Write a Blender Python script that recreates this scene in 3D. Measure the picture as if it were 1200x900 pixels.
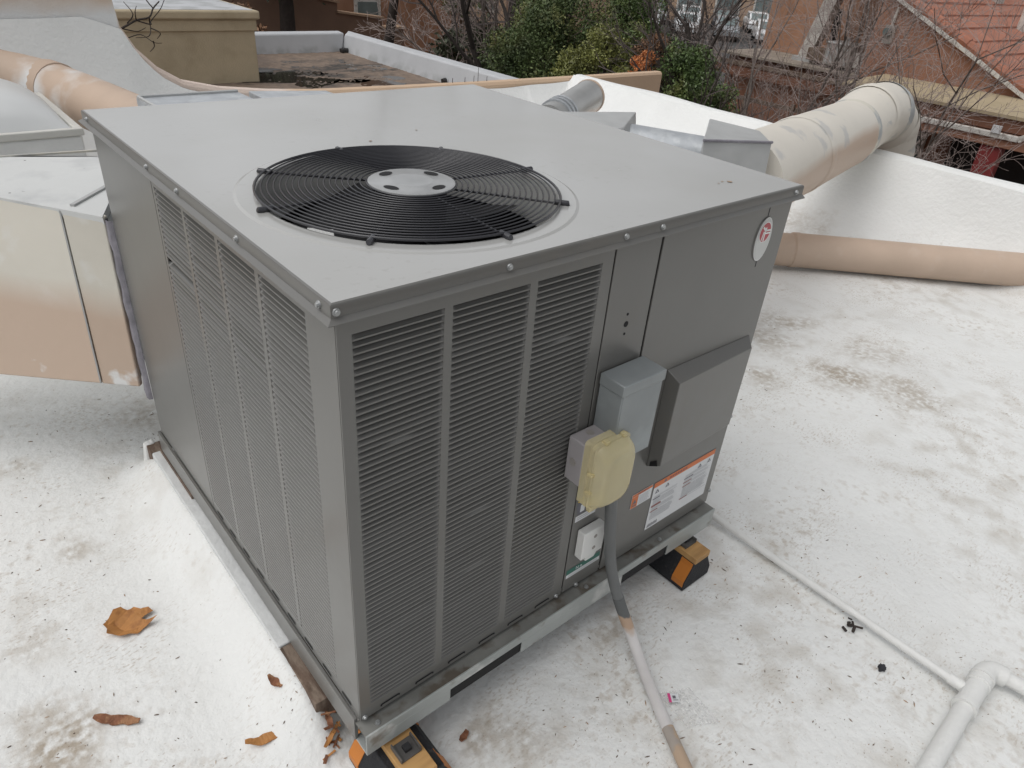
import bpy, bmesh, math, random
import numpy as np
from mathutils import Vector, Matrix, Euler
R = math.radians
random.seed(7); RNG = np.random.default_rng(7)
for o in list(bpy.data.objects): bpy.data.objects.remove(o)
SC = bpy.context.scene; COL = SC.collection

# ------------------------------------------------------------------ camera, sky, sun, exposure
cd = bpy.data.cameras.new('camera'); cam = bpy.data.objects.new('camera', cd); COL.objects.link(cam)
cd.sensor_fit = 'HORIZONTAL'; cd.sensor_width = 36; cd.lens = 36*836.36/1200; cd.clip_start = .05; cd.clip_end = 900
CAMP = Vector((-.39983, -.79610, 1.56719))
def _rot(a, b, c): return Matrix.Rotation(a,3,'Z') @ Matrix.Rotation(b,3,'X') @ Matrix(((math.cos(c),-math.sin(c),0),(math.sin(c),math.cos(c),0),(0,0,1)))
cam.matrix_world = Matrix.Translation(CAMP) @ _rot(-.746203, 1.012284, .0880551).to_4x4()
SC.camera = cam
SUN_EL, SUN_AZ = 62, 288          # degrees; azimuth the light comes from, clockwise from +y
w = bpy.data.worlds.new("World"); SC.world = w; w.use_nodes = True
nt = w.node_tree; nt.nodes.clear()
sky = nt.nodes.new('ShaderNodeTexSky'); sky.sky_type = 'NISHITA'; sky.sun_disc = False
sky.sun_elevation = R(SUN_EL); sky.sun_rotation = R(SUN_AZ); sky.air_density = 1.2; sky.dust_density = 3.0
hs = nt.nodes.new('ShaderNodeHueSaturation'); hs.inputs['Saturation'].default_value = .14
bg = nt.nodes.new('ShaderNodeBackground'); bg.inputs['Strength'].default_value = .125
wo = nt.nodes.new('ShaderNodeOutputWorld')
wtc = nt.nodes.new('ShaderNodeTexCoord'); wn_ = nt.nodes.new('ShaderNodeTexNoise'); wn_.inputs['Scale'].default_value = 1.7; wn_.inputs['Detail'].default_value = 5
wr = nt.nodes.new('ShaderNodeMapRange'); wr.inputs[1].default_value = .3; wr.inputs[2].default_value = .7; wr.inputs[3].default_value = .48; wr.inputs[4].default_value = 1.52
nt.links.new(wtc.outputs['Generated'], wn_.inputs['Vector']); nt.links.new(wn_.outputs[0], wr.inputs[0]); nt.links.new(wr.outputs[0], hs.inputs['Value'])
nt.links.new(sky.outputs[0], hs.inputs['Color']); nt.links.new(hs.outputs[0], bg.inputs['Color']); nt.links.new(bg.outputs[0], wo.inputs['Surface'])
sd = bpy.data.lights.new('sun', 'SUN'); sd.energy = .95; sd.angle = R(70); sd.color = (1, .98, .955)
sun = bpy.data.objects.new('sun', sd); COL.objects.link(sun)
d = Vector((math.sin(R(SUN_AZ))*math.cos(R(SUN_EL)), math.cos(R(SUN_AZ))*math.cos(R(SUN_EL)), math.sin(R(SUN_EL))))
sun.rotation_euler = d.to_track_quat('Z', 'Y').to_euler(); sun.location = (0, 0, 12)
SC.view_settings.view_transform = 'Standard'; SC.view_settings.look = 'None'
SC.view_settings.exposure = .09; SC.view_settings.gamma = 1; SC.view_settings.use_curve_mapping = False
SC.render.engine = 'CYCLES'

# ------------------------------------------------------------------ materials
def N(nt, t, **k):
    n = nt.nodes.new(t)
    for a, b in k.items():
        if hasattr(n, a): setattr(n, a, b)
        else: n.inputs[a.replace('_', ' ')].default_value = b
    return n
def mk(name, col, rough=.6, metal=0., var=.12, scale=6., bump=0., bscale=60., spec=.5, detail=5):
    """principled with soft colour variation and optional bump; returns (material, nodes) in .node_tree"""
    m = bpy.data.materials.new(name); m.use_nodes = True; t = m.node_tree; t.nodes.clear()
    out = N(t, 'ShaderNodeOutputMaterial'); p = N(t, 'ShaderNodeBsdfPrincipled'); t.links.new(p.outputs[0], out.inputs[0])
    p.name = 'P'
    p.inputs['Roughness'].default_value = rough; p.inputs['Metallic'].default_value = metal
    p.inputs['Specular IOR Level'].default_value = spec
    tc = N(t, 'ShaderNodeTexCoord'); tc.name = 'TC'
    nz = N(t, 'ShaderNodeTexNoise'); nz.inputs['Scale'].default_value = scale; nz.inputs['Detail'].default_value = detail
    t.links.new(tc.outputs['Object'], nz.inputs['Vector'])
    mx = N(t, 'ShaderNodeMix', data_type='RGBA'); mx.name = 'MX'
    a = [max(0, c*(1-var)) for c in col[:3]]; b = [c*(1+var) for c in col[:3]]
    mx.inputs[6].default_value = (*a, 1); mx.inputs[7].default_value = (*b, 1)
    mr = N(t, 'ShaderNodeMapRange'); mr.inputs[1].default_value = .3; mr.inputs[2].default_value = .7
    t.links.new(nz.outputs[0], mr.inputs[0]); t.links.new(mr.outputs[0], mx.inputs[0]); t.links.new(mx.outputs[2], p.inputs['Base Color'])
    if bump:
        bn = N(t, 'ShaderNodeTexNoise'); bn.inputs['Scale'].default_value = bscale; bn.inputs['Detail'].default_value = 4
        t.links.new(tc.outputs['Object'], bn.inputs['Vector'])
        bp = N(t, 'ShaderNodeBump'); bp.name = 'BP'; bp.inputs['Strength'].default_value = bump; bp.inputs['Distance'].default_value = .01
        t.links.new(bn.outputs[0], bp.inputs['Height']); t.links.new(bp.outputs[0], p.inputs['Normal'])
    return m
def layer(m, col, mask_fn, rough=None):
    """put a second colour over the base where mask_fn(tree, texcoord) (a socket 0..1) says so"""
    t = m.node_tree; p = t.nodes['P']; src = p.inputs['Base Color'].links[0].from_socket
    s = mask_fn(t, t.nodes['TC'])
    mx = N(t, 'ShaderNodeMix', data_type='RGBA'); t.links.new(src, mx.inputs[6]); mx.inputs[7].default_value = (*col, 1)
    t.links.new(s, mx.inputs[0]); t.links.new(mx.outputs[2], p.inputs['Base Color'])
    if rough is not None:
        r = N(t, 'ShaderNodeMix', data_type='FLOAT')
        l = p.inputs['Roughness'].links
        if l: t.links.new(l[0].from_socket, r.inputs[2])
        else: r.inputs[2].default_value = p.inputs['Roughness'].default_value
        r.inputs[3].default_value = rough
        t.links.new(s, r.inputs[0]); t.links.new(r.outputs[0], p.inputs['Roughness'])
    return m
def nmask(scale, lo, hi, amt=1., detail=6, stretch=None):
    def f(t, tc):
        v = tc.outputs['Object']
        if stretch:
            mp = N(t, 'ShaderNodeMapping'); mp.inputs['Scale'].default_value = stretch; t.links.new(v, mp.inputs[0]); v = mp.outputs[0]
        n = N(t, 'ShaderNodeTexNoise'); n.inputs['Scale'].default_value = scale; n.inputs['Detail'].default_value = detail
        t.links.new(v, n.inputs['Vector'])
        r = N(t, 'ShaderNodeMapRange'); r.inputs[1].default_value = lo; r.inputs[2].default_value = hi; r.inputs[4].default_value = amt
        t.links.new(n.outputs[0], r.inputs[0]); return r.outputs[0]
    return f
def zmask(z, soft=.02, wob=.06, scale=3., below=True, axis=2):
    """painted border at height z (object space), wavering"""
    def f(t, tc):
        sp = N(t, 'ShaderNodeSeparateXYZ'); t.links.new(tc.outputs['Object'], sp.inputs[0])
        n = N(t, 'ShaderNodeTexNoise'); n.inputs['Scale'].default_value = scale; t.links.new(tc.outputs['Object'], n.inputs['Vector'])
        a = N(t, 'ShaderNodeMath', operation='MULTIPLY_ADD'); t.links.new(n.outputs[0], a.inputs[0]); a.inputs[1].default_value = wob*2; a.inputs[2].default_value = -wob
        b = N(t, 'ShaderNodeMath', operation='ADD'); t.links.new(a.outputs[0], b.inputs[0]); t.links.new(sp.outputs[axis], b.inputs[1])
        r = N(t, 'ShaderNodeMapRange'); r.inputs[1].default_value = z-soft; r.inputs[2].default_value = z+soft
        r.inputs[3].default_value = 1. if below else 0.; r.inputs[4].default_value = 0. if below else 1.
        t.links.new(b.outputs[0], r.inputs[0]); return r.outputs[0]
    return f
def mult(f, g):
    def h(t, tc):
        m = N(t, 'ShaderNodeMath', operation='MULTIPLY'); t.links.new(f(t, tc), m.inputs[0]); t.links.new(g(t, tc), m.inputs[1]); return m.outputs[0]
    return h
def spots(lst, z=0.):
    """max of soft round marks (x, y, radius, amount), broken up by noise"""
    def f(t, tc):
        n = N(t, 'ShaderNodeTexNoise'); n.inputs['Scale'].default_value = 7.; n.inputs['Detail'].default_value = 7
        t.links.new(tc.outputs['Object'], n.inputs['Vector'])
        cur = None
        for (x, y, r, amt) in lst:
            vd = N(t, 'ShaderNodeVectorMath', operation='DISTANCE'); t.links.new(tc.outputs['Object'], vd.inputs[0]); vd.inputs[1].default_value = (x, y, z)
            a = N(t, 'ShaderNodeMath', operation='MULTIPLY_ADD'); t.links.new(n.outputs[0], a.inputs[0]); a.inputs[1].default_value = r*2.4; a.inputs[2].default_value = -r*1.2
            b = N(t, 'ShaderNodeMath', operation='ADD'); t.links.new(vd.outputs['Value'], b.inputs[0]); t.links.new(a.outputs[0], b.inputs[1])
            mr = N(t, 'ShaderNodeMapRange'); mr.inputs[1].default_value = r*1.1; mr.inputs[2].default_value = r*.2; mr.inputs[4].default_value = amt
            t.links.new(b.outputs[0], mr.inputs[0])
            if cur is None: cur = mr.outputs[0]
            else:
                mx = N(t, 'ShaderNodeMath', operation='MAXIMUM'); t.links.new(cur, mx.inputs[0]); t.links.new(mr.outputs[0], mx.inputs[1]); cur = mx.outputs[0]
        return cur
    return f
def island(m, amt=.5, hue=0.):
    """brightness differs from leaf to leaf"""
    t = m.node_tree; p = t.nodes['P']; src = p.inputs['Base Color'].links[0].from_socket
    g = N(t, 'ShaderNodeNewGeometry'); h = N(t, 'ShaderNodeHueSaturation')
    r = N(t, 'ShaderNodeMapRange'); r.inputs[3].default_value = 1-amt; r.inputs[4].default_value = 1+amt
    t.links.new(g.outputs['Random Per Island'], r.inputs[0]); t.links.new(r.outputs[0], h.inputs['Value'])
    t.links.new(src, h.inputs['Color']); t.links.new(h.outputs[0], p.inputs['Base Color']); return m

M = {}
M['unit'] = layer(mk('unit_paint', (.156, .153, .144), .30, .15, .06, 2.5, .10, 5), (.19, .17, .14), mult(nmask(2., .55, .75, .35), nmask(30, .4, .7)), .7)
M['top'] = layer(mk('unit_paint_skylit', (.465, .463, .45), .14, .2, .03, 1.5, .07, 3.5), (.40, .395, .37), nmask(2.6, .4, .75, .6), .28)  # unit paint, lightened: sky sheen on the top is in the colour
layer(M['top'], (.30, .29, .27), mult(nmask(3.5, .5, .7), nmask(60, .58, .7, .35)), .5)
M['inner'] = mk('unit_inside', (.008, .008, .009), .8, 0, .2)
M['coil'] = mk('condenser_fins', (.03, .03, .034), .55, .4, .3, 60)
M['black_wire'] = mk('black_coated_wire', (.035, .035, .04), .25, 0, .1)
M['hub'] = mk('cast_grey', (.38, .385, .385), .35, .3, .12, 20)
M['zinc'] = layer(mk('galvanised_steel', (.42, .44, .46), .42, .35, .14, 14, .03, 80), (.55, .57, .58), nmask(22, .5, .62, .6), .35)
M['zinc_dull'] = layer(mk('weathered_galvanised_steel', (.42, .425, .42), .5, .15, .1, 8), (.42, .43, .43), nmask(5, .5, .7, .6))
M['rail'] = layer(layer(mk('rail_steel', (.36, .38, .37), .45, .2, .12, 9), (.62, .62, .6), nmask(7, .56, .63, .8), .8), (.16, .12, .08), nmask(16, .6, .72, .7), .8)
M['rail_dirty'] = layer(mk('dirty_rail', (.20, .20, .185), .7, .1, .2, 12), (.09, .07, .05), nmask(18, .5, .62, .8))
M['disc'] = layer(mk('box_blue_grey', (.265, .285, .29), .45, .2, .08, 12), (.33, .36, .37), nmask(6, .52, .66, .7))
M['pvcbox'] = mk('grey_plastic_box', (.33, .31, .315), .5, 0, .06)
M['cover'] = mk('yellowed_clear_plastic', (.82, .72, .42), .22, 0, .08, 9)
M['cover'].node_tree.nodes['P'].inputs['Transmission Weight'].default_value = .35
M['cover'].node_tree.nodes['P'].inputs['Alpha'].default_value = .74
M['white_plastic'] = mk('white_plastic', (.72, .72, .70), .4, 0, .03)
M['conduit'] = mk('grey_conduit', (.135, .14, .14), .5, 0, .1, 12)
M['conduit_white'] = layer(layer(mk('conduit_white_paint', (.60, .58, .57), .6, 0, .06, 15), (.44, .31, .22), zmask(.085, .006, .02, 20, False)), (.11, .115, .115), zmask(.118, .003, .02, 25, False))
M['conduit_bare'] = layer(mk('conduit_worn', (.34, .30, .265), .6, 0, .15, 15), (.42, .31, .22), nmask(18, .42, .50, 1, 4, (1, 1, 1)))
M['white_coat'] = mk('white_pipe_coating', (.70, .70, .68), .55, 0, .04, 10, .3, 70)
M['curb_paint'] = mk('curb_paint', (.58, .59, .585), .6, 0, .08, 9, .3, 60)
M['strut'] = mk('dark_strut', (.10, .095, .09), .5, .3, .2, 20)
M['rubber'] = layer(mk('black_rubber', (.016, .017, .02), .8, 0, .2, 40, .5, 200), (.08, .07, .06), nmask(50, .6, .7, .4))
M['orange'] = mk('orange_reflective_strip', (.50, .17, .025), .5, 0, .1, 10)
M['wood'] = layer(mk('pale_pine', (.50, .29, .11), .65, 0, .15, 10), (.30, .16, .06), nmask(5, .5, .7, .7, 4, (1, 6, 1)))
M['oldwood'] = layer(mk('weathered_wood', (.125, .085, .062), .85, 0, .3, 14, .5, 60), (.22, .17, .13), nmask(9, .5, .6, .8, 5, (6, 1, 1)))
M['duct'] = mk('duct_cream_paint', (.56, .54, .47), .6, 0, .05, 4, .12, 25)
TAN = (.50, .385, .30)
def tan_paint(t, amt=1.): return TAN
M['duct_side'] = layer(layer(layer(mk('duct_side_paint', (.60, .57, .50), .6, 0, .05, 4, .12, 25), (.66, .65, .61), nmask(7, .55, .62, .6)), TAN, zmask(.62, .05, .05, 2.2)), (.68, .68, .67), mult(nmask(5, .58, .62), zmask(.43, .02, .04, 5)))
M['duct_top'] = layer(layer(mk('duct_top_coat', (.60, .61, .60), .5, 0, .06, 3, .12, 30), (.06, .05, .05), nmask(38, .70, .74, .9)), (.45, .46, .46), nmask(6, .55, .68, .7))
M['tan'] = layer(mk('tan_paint', TAN, .65, 0, .06, 5, .12, 40), (.56, .46, .38), nmask(9, .60, .70, .35))
M['tan_splashed'] = layer(mk('tan_paint_splashed', TAN, .65, 0, .06, 5, .12, 40), (.68, .69, .69), spots([(-.02, -.06, .15, 1.), (.085, -.16, .11, 1.), (.13, -.30, .15, 1.)], .12))
M['foam'] = mk('white_spray_foam', (.66, .69, .70), .8, 0, .05, 20, .5, 30)
M['skyglass'] = mk('white_acrylic_dome', (.62, .63, .625), .38, 0, .04, 4)
M['skyframe'] = mk('skylight_frame', (.58, .57, .53), .5, 0, .06)
M['mastic'] = mk('grey_mastic', (.22, .21, .235), .8, 0, .25, 25, .6, 40)
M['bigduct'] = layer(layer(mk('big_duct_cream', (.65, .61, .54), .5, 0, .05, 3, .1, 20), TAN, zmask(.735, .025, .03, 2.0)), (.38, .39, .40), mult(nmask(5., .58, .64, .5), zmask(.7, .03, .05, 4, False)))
M['elbow'] = layer(mk('elbow_cream', (.65, .61, .54), .5, 0, .05, 3, .1, 20), (.40, .41, .41), nmask(4., .60, .66, .6, 5, (1, 1, 3)))
M['roundduct'] = layer(mk('round_duct_zinc', (.42, .42, .41), .4, .5, .1, 8), TAN, zmask(.77, .02, .05, 3.))
# white roof coating with dirt, run-off marks and speckle
roof_m = mk('white_roof_coating', (.74, .745, .73), .7, 0, .04, 2.2, .5, 40)
flat_ = zmask(.10, .06, .02)
layer(roof_m, (.50, .47, .42), mult(flat_, mult(nmask(1.3, .42, .62), nmask(9, .47, .66, .6))))
layer(roof_m, (.42, .36, .29), mult(flat_, mult(nmask(2.2, .46, .64), nmask(38, .53, .68, .5, 9))))
layer(roof_m, (.40, .33, .26), mult(flat_, mult(nmask(4., .48, .62), nmask(70, .55, .66, .5, 8, (1, 2.2, 1)))))
layer(roof_m, (.33, .26, .20), mult(flat_, mult(nmask(2.6, .46, .60), nmask(95, .62, .70, .55, 7, (1, 1.6, 1)))))
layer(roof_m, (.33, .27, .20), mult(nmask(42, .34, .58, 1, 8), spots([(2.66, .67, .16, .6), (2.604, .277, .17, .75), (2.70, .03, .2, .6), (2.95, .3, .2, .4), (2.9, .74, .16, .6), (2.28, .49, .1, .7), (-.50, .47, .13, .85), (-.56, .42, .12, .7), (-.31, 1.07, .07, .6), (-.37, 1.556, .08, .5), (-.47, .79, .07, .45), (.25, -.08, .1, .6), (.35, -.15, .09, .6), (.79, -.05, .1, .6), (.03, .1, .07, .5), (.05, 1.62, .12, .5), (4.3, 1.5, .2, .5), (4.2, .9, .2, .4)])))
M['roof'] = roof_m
M['stucco_tan'] = layer(mk('tan_stucco', (.54, .39, .27), .85, 0, .06, 3, .35, 90), (.68, .69, .69), mult(zmask(1.06, .07, .05, 7), zmask(-.105, .01, .0, 1, True, 0)))
layer(M['stucco_tan'], (.64, .53, .46), mult(zmask(.95, .06, 0., 1, True, 0), mult(zmask(.93, .02, .01), zmask(-.10, .01, 0., 1, False, 0))))
M['stucco_beige'] = layer(mk('beige_stucco', (.46, .385, .265), .85, 0, .07, 4, .5, 45), (.30, .24, .15), nmask(2.5, .5, .7, .4))
M['stucco_brown'] = mk('brown_stucco', (.22, .14, .10), .9, 0, .1, 1.5, .3, 20)
M['stucco_orange'] = layer(mk('orange_stucco', (.37, .205, .13), .9, 0, .08, 1.2, .3, 20), (.27, .13, .07), nmask(1.1, .5, .7, .7))
M['stucco_rust'] = layer(mk('rust_stucco', (.31, .155, .10), .9, 0, .1, 1.2, .3, 20), (.2, .085, .05), nmask(1.4, .5, .7, .7))
M['stucco_pale'] = mk('pale_stucco', (.42, .29, .2), .9, 0, .08, 1.)
M['trim_white'] = layer(mk('weathered_white_trim', (.62, .60, .56), .7, 0, .08, 4), (.3, .27, .24), nmask(11, .55, .68, .8))
M['fascia'] = mk('brown_fascia', (.17, .075, .045), .7, 0, .15, 3)
M['canopy'] = layer(mk('yellowed_canopy_roof', (.41, .33, .215), .8, 0, .07, 2), (.34, .27, .16), nmask(3, .5, .7, .6))
M['roof_grey'] = layer(mk('flat_roof_felt', (.26, .22, .18), .9, 0, .15, 2), (.42, .37, .29), nmask(4, .55, .65, .6))
M['tile'] = island(mk('red_roof_tile', (.36, .145, .09), .7, 0, .14, 1.5), .16)
M['window'] = mk('window_glass', (.16, .20, .20), .08, 0, .25, 2)
M['dark'] = mk('dark_opening', (.02, .018, .018), .6, 0, .3, 3)
M['red_paint'] = mk('dark_red_post', (.22, .03, .03), .6, 0, .1)
M['ac_grey'] = mk('grey_metal_cabinet', (.36, .335, .31), .5, .3, .12, 6)
M['black_metal'] = mk('black_pipe', (.02, .02, .022), .5, 0, .2)
M['pipe_white'] = layer(mk('whitewashed_duct', (.55, .52, .48), .7, 0, .1, 6), (.35, .31, .28), nmask(5, .5, .66, .7))
M['asphalt'] = mk('asphalt', (.055, .053, .052), .85, 0, .2, 1)
gm = mk('ground_earth', (.105, .07, .05), .95, 0, .35, .6, .3, 6)
layer(gm, (.16, .115, .08), nmask(1.7, .5, .62, .8)); M['ground'] = gm
gr = mk('gravel_roof', (.19, .14, .105), .8, 0, .25, 9, .5, 60)
layer(gr, (.12, .09, .075), nmask(.9, .5, .7, .6))
layer(gr, (.05, .042, .036), mult(nmask(1.3, .42, .50, 1, 7, (1, 1.6, 1)), spots([(-.35, 1.6, 1.2, 1.), (.6, 2.3, 1.1, 1.), (1.35, 2.1, .5, 1.), (-1.1, 1.9, .8, 1.)], 2.945)))
M['gravel'] = gr
M['water'] = mk('puddle_water', (.04, .034, .028), .06, 0, .2, 3)
M['white_roof_far'] = layer(mk('far_white_coat', (.46, .47, .485), .7, 0, .06, 2, .3, 20), (.33, .34, .34), mult(nmask(3., .46, .58, .8), zmask(3.06, .05, .08)))
M['bark_dark'] = mk('dark_bark', (.035, .027, .023), .9, 0, .3, 12)
M['bark_grey'] = mk('grey_bark', (.15, .125, .11), .9, 0, .3, 9)
M['twig'] = mk('twigs', (.29, .235, .215), .9, 0, .3, 2)
M['twig_dark'] = mk('dark_twigs', (.075, .06, .055), .9, 0, .3, 2)
M['leaf_dark'] = island(mk('dark_green_leaves', (.085, .12, .040), .65, 0, .45, 1.6), .5)
M['leaf_yel'] = island(mk('yellow_green_leaves', (.18, .19, .055), .5, 0, .4, 1.6), .5)
M['leaf_mid'] = island(mk('mid_green_leaves', (.105, .16, .05), .5, 0, .4, 1.6), .5)
M['leaf_olive'] = island(mk('olive_leaves', (.055, .066, .034), .6, 0, .4, 1.6), .5)
M['leaf_orange'] = island(mk('orange_autumn_leaves', (.56, .22, .08), .6, 0, .25, 2), .4)
for k_ in ('leaf_dark', 'leaf_mid'):
    layer(M[k_], (.17, .165, .05), nmask(2.3, .5, .66, .75, 3)); layer(M[k_], (.035, .055, .022), nmask(1.5, .52, .68, .7, 3))
M['leaf_brown'] = island(mk('brown_autumn_leaves', (.19, .105, .06), .7, 0, .3, 2), .4)
M['car_white'] = mk('white_car_paint', (.72, .73, .74), .25, 0, .03)
M['car_silver'] = mk('silver_car_paint', (.42, .44, .46), .3, .4, .03)
M['car_dark'] = mk('dark_car_paint', (.05, .055, .065), .25, 0, .05)
M['tyre'] = mk('tyre_rubber', (.02, .02, .02), .8)
M['label_white'] = mk('label_paper', (.66, .67, .68), .45, 0, .03)
M['label_orange'] = mk('label_orange', (.62, .17, .05), .5, 0, .04)
M['ink'] = mk('label_ink', (.13, .13, .15), .5)
M['ink_soft'] = mk('label_print', (.40, .41, .43), .5)
M['ink_red'] = mk('label_red_print', (.30, .10, .08), .5)
M['green_label'] = mk('green_label', (.03, .13, .10), .5)
M['yellow'] = mk('yellow_sticker', (.7, .48, .04), .5)
M['badge_red'] = mk('badge_red', (.40, .035, .05), .35)
M['badge_silver'] = mk('badge_silver', (.52, .53, .52), .35, .3)
M['badge_white'] = mk('badge_white', (.74, .74, .73), .4)
M['leaf_litter'] = layer(mk('fallen_leaf', (.42, .19, .055), .7, 0, .2, 18), (.25, .10, .03), nmask(30, .52, .66, .7))
M['bark_piece'] = layer(mk('bark_piece', (.22, .09, .045), .8, 0, .35, 25, .5, 90), (.36, .2, .1), nmask(40, .5, .6, .6))
M['debris'] = island(mk('debris_chips', (.23, .165, .115), .9, 0, .5, 9), .75)
M['pebble'] = mk('dark_pebble', (.03, .03, .035), .8, 0, .3, 50)
bagm = mk('clear_plastic_bag', (.78, .78, .77), .2, 0, .02); bagm.node_tree.nodes['P'].inputs['Alpha'].default_value = .32; M['bag'] = bagm
M['pink'] = mk('pink_print', (.62, .05, .22), .5)
M['screw'] = mk('screw_zinc', (.36, .37, .37), .4, .6, .1)
M['seam'] = layer(mk('seam_sealant', (.36, .37, .37), .6, 0, .2, 9), (.60, .57, .49), nmask(6, .45, .55))

# ------------------------------------------------------------------ object helpers
ORG = {}
def props(o, label=None, cat=None, group=None, kind=None):
    if label: o['label'] = label
    if cat: o['category'] = cat
    if group: o['group'] = group
    if kind: o['kind'] = kind
    return o
def thing(name, loc, label, cat, group=None):
    o = bpy.data.objects.new(name, None); COL.objects.link(o); o.location = loc; o.empty_display_size = .05
    ORG[o.name] = Vector(loc); return props(o, label, cat, group)
class MB:
    def __init__(s): s.v = []; s.f = []; s.m = []
    def add(s, vs, fs, mi=0):
        n = len(s.v); s.v += [tuple(p) for p in vs]; s.f += [tuple(i+n for i in f) for f in fs]; s.m += [mi]*len(fs); return s
    def box(s, a, b, mi=0):
        x0, y0, z0 = a; x1, y1, z1 = b
        x0, x1 = min(x0, x1), max(x0, x1); y0, y1 = min(y0, y1), max(y0, y1); z0, z1 = min(z0, z1), max(z0, z1)
        return s.hexa([(x0,y0,z0),(x1,y0,z0),(x1,y1,z0),(x0,y1,z0)], [(x0,y0,z1),(x1,y0,z1),(x1,y1,z1),(x0,y1,z1)], mi)
    def hexa(s, lo, hi, mi=0):
        return s.add(list(lo)+list(hi), [(3,2,1,0),(4,5,6,7),(0,1,5,4),(1,2,6,5),(2,3,7,6),(3,0,4,7)], mi)
    def prism(s, poly, vec, mi=0):
        n = len(poly); vec = Vector(vec); a = [Vector(p) for p in poly]
        return s.add(a+[p+vec for p in a], [tuple(range(n))[::-1], tuple(range(n, 2*n))]+[(i,(i+1)%n,(i+1)%n+n,i+n) for i in range(n)], mi)
    def quad(s, *p, mi=0): return s.add(p, [tuple(range(len(p)))], mi)
    def bar(s, a, b, wx, wz, mi=0, up=(0,0,1)):
        a = Vector(a); b = Vector(b); d = (b-a).normalized(); u = Vector(up); r = d.cross(u)
        if r.length < 1e-4: r = Vector((1,0,0))
        r.normalize(); u = r.cross(d); r *= wx/2; u *= wz/2
        return s.hexa([a-r-u, a+r-u, a+r+u, a-r+u], [b-r-u, b+r-u, b+r+u, b-r+u], mi)
    def tube(s, pts, r, n=12, caps=True, closed=False, mi=0):
        P = [Vector(p) for p in pts]; k = len(P); rr = r if isinstance(r, (list, tuple)) else [r]*k
        T = [((P[(i+1)%k]-P[i-1]) if closed else (P[min(i+1,k-1)]-P[max(i-1,0)])).normalized() for i in range(k)]
        up = Vector((0,0,1)) if abs(T[0].z) < .9 else Vector((1,0,0)); vs = []
        nrm = (up - T[0]*up.dot(T[0])).normalized()
        for i in range(k):
            nrm = (nrm - T[i]*nrm.dot(T[i])).normalized(); bn = T[i].cross(nrm)
            for j in range(n):
                a = 2*math.pi*j/n; vs.append(P[i]+(nrm*math.cos(a)+bn*math.sin(a))*rr[i])
        fs = []
        for i in range(k if closed else k-1):
            i2 = (i+1) % k
            for j in range(n): fs.append((i*n+j, i*n+(j+1)%n, i2*n+(j+1)%n, i2*n+j))
        if caps and not closed: fs += [tuple(range(n))[::-1], tuple(range((k-1)*n, k*n))]
        return s.add(vs, fs, mi)
    def cyl(s, a, b, r0, r1=None, n=16, mi=0): return s.tube([a, b], [r0, r0 if r1 is None else r1], n, True, False, mi)
    def mesh(s, name, mats, smooth=None, off=(0,0,0)):
        me = bpy.data.meshes.new(name); o = Vector(off)
        me.from_pydata([Vector(p)-o for p in s.v], [], s.f); me.update()
        for m in (mats if isinstance(mats, (list, tuple)) else [mats]): me.materials.append(m)
        if any(s.m): me.polygons.foreach_set('material_index', s.m)
        if smooth:
            me.polygons.foreach_set('use_smooth', [True]*len(me.polygons)); me.set_sharp_from_angle(angle=R(smooth))
        bm = bmesh.new(); bm.from_mesh(me); bmesh.ops.recalc_face_normals(bm, faces=bm.faces); bm.to_mesh(me); bm.free()
        return me
    def build(s, name, mats, parent=None, smooth=None, bevel=0., seg=2, label=None, cat=None, group=None, kind=None, at=None):
        off = ORG[parent.name] if parent else (Vector(at) if at else Vector((0,0,0)))
        me = s.mesh(name, mats, smooth, off); o = bpy.data.objects.new(name, me); COL.objects.link(o)
        if parent: o.parent = parent
        else: o.location = off
        ORG[o.name] = Vector(off)
        if bevel:
            b = o.modifiers.new('bevel', 'BEVEL'); b.width = bevel; b.segments = seg; b.limit_method = 'ANGLE'; b.angle_limit = R(35)
            me.polygons.foreach_set('use_smooth', [True]*len(me.polygons)); me.set_sharp_from_angle(angle=R(50))
        return props(o, label, cat, group, kind)
def inst(name, me, parent, loc, rot=None):
    """a part that shares mesh data with its alikes"""
    o = bpy.data.objects.new(name, me); COL.objects.link(o); o.parent = parent; o.location = Vector(loc)-ORG[parent.name]
    if rot: o.rotation_euler = rot
    ORG[o.name] = Vector(loc); return o
def npmesh(name, V, F, mat, parent=None, kind=None, label=None, cat=None, smooth=False, group=None):
    off = np.array(ORG[parent.name]) if parent else np.zeros(3)
    me = bpy.data.meshes.new(name); V = np.asarray(V, np.float32)-off.astype(np.float32); F = np.asarray(F, np.int32); k = F.shape[1]
    me.vertices.add(len(V)); me.vertices.foreach_set('co', V.ravel()); me.loops.add(F.size); me.loops.foreach_set('vertex_index', F.ravel())
    me.polygons.add(len(F)); me.polygons.foreach_set('loop_start', np.arange(0, F.size, k, dtype=np.int32)); me.update(calc_edges=True); me.validate()
    if smooth: me.polygons.foreach_set('use_smooth', [True]*len(me.polygons))
    me.materials.append(mat); o = bpy.data.objects.new(name, me); COL.objects.link(o)
    if parent: o.parent = parent
    ORG[o.name] = Vector(off); return props(o, label, cat, group, kind)
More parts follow.
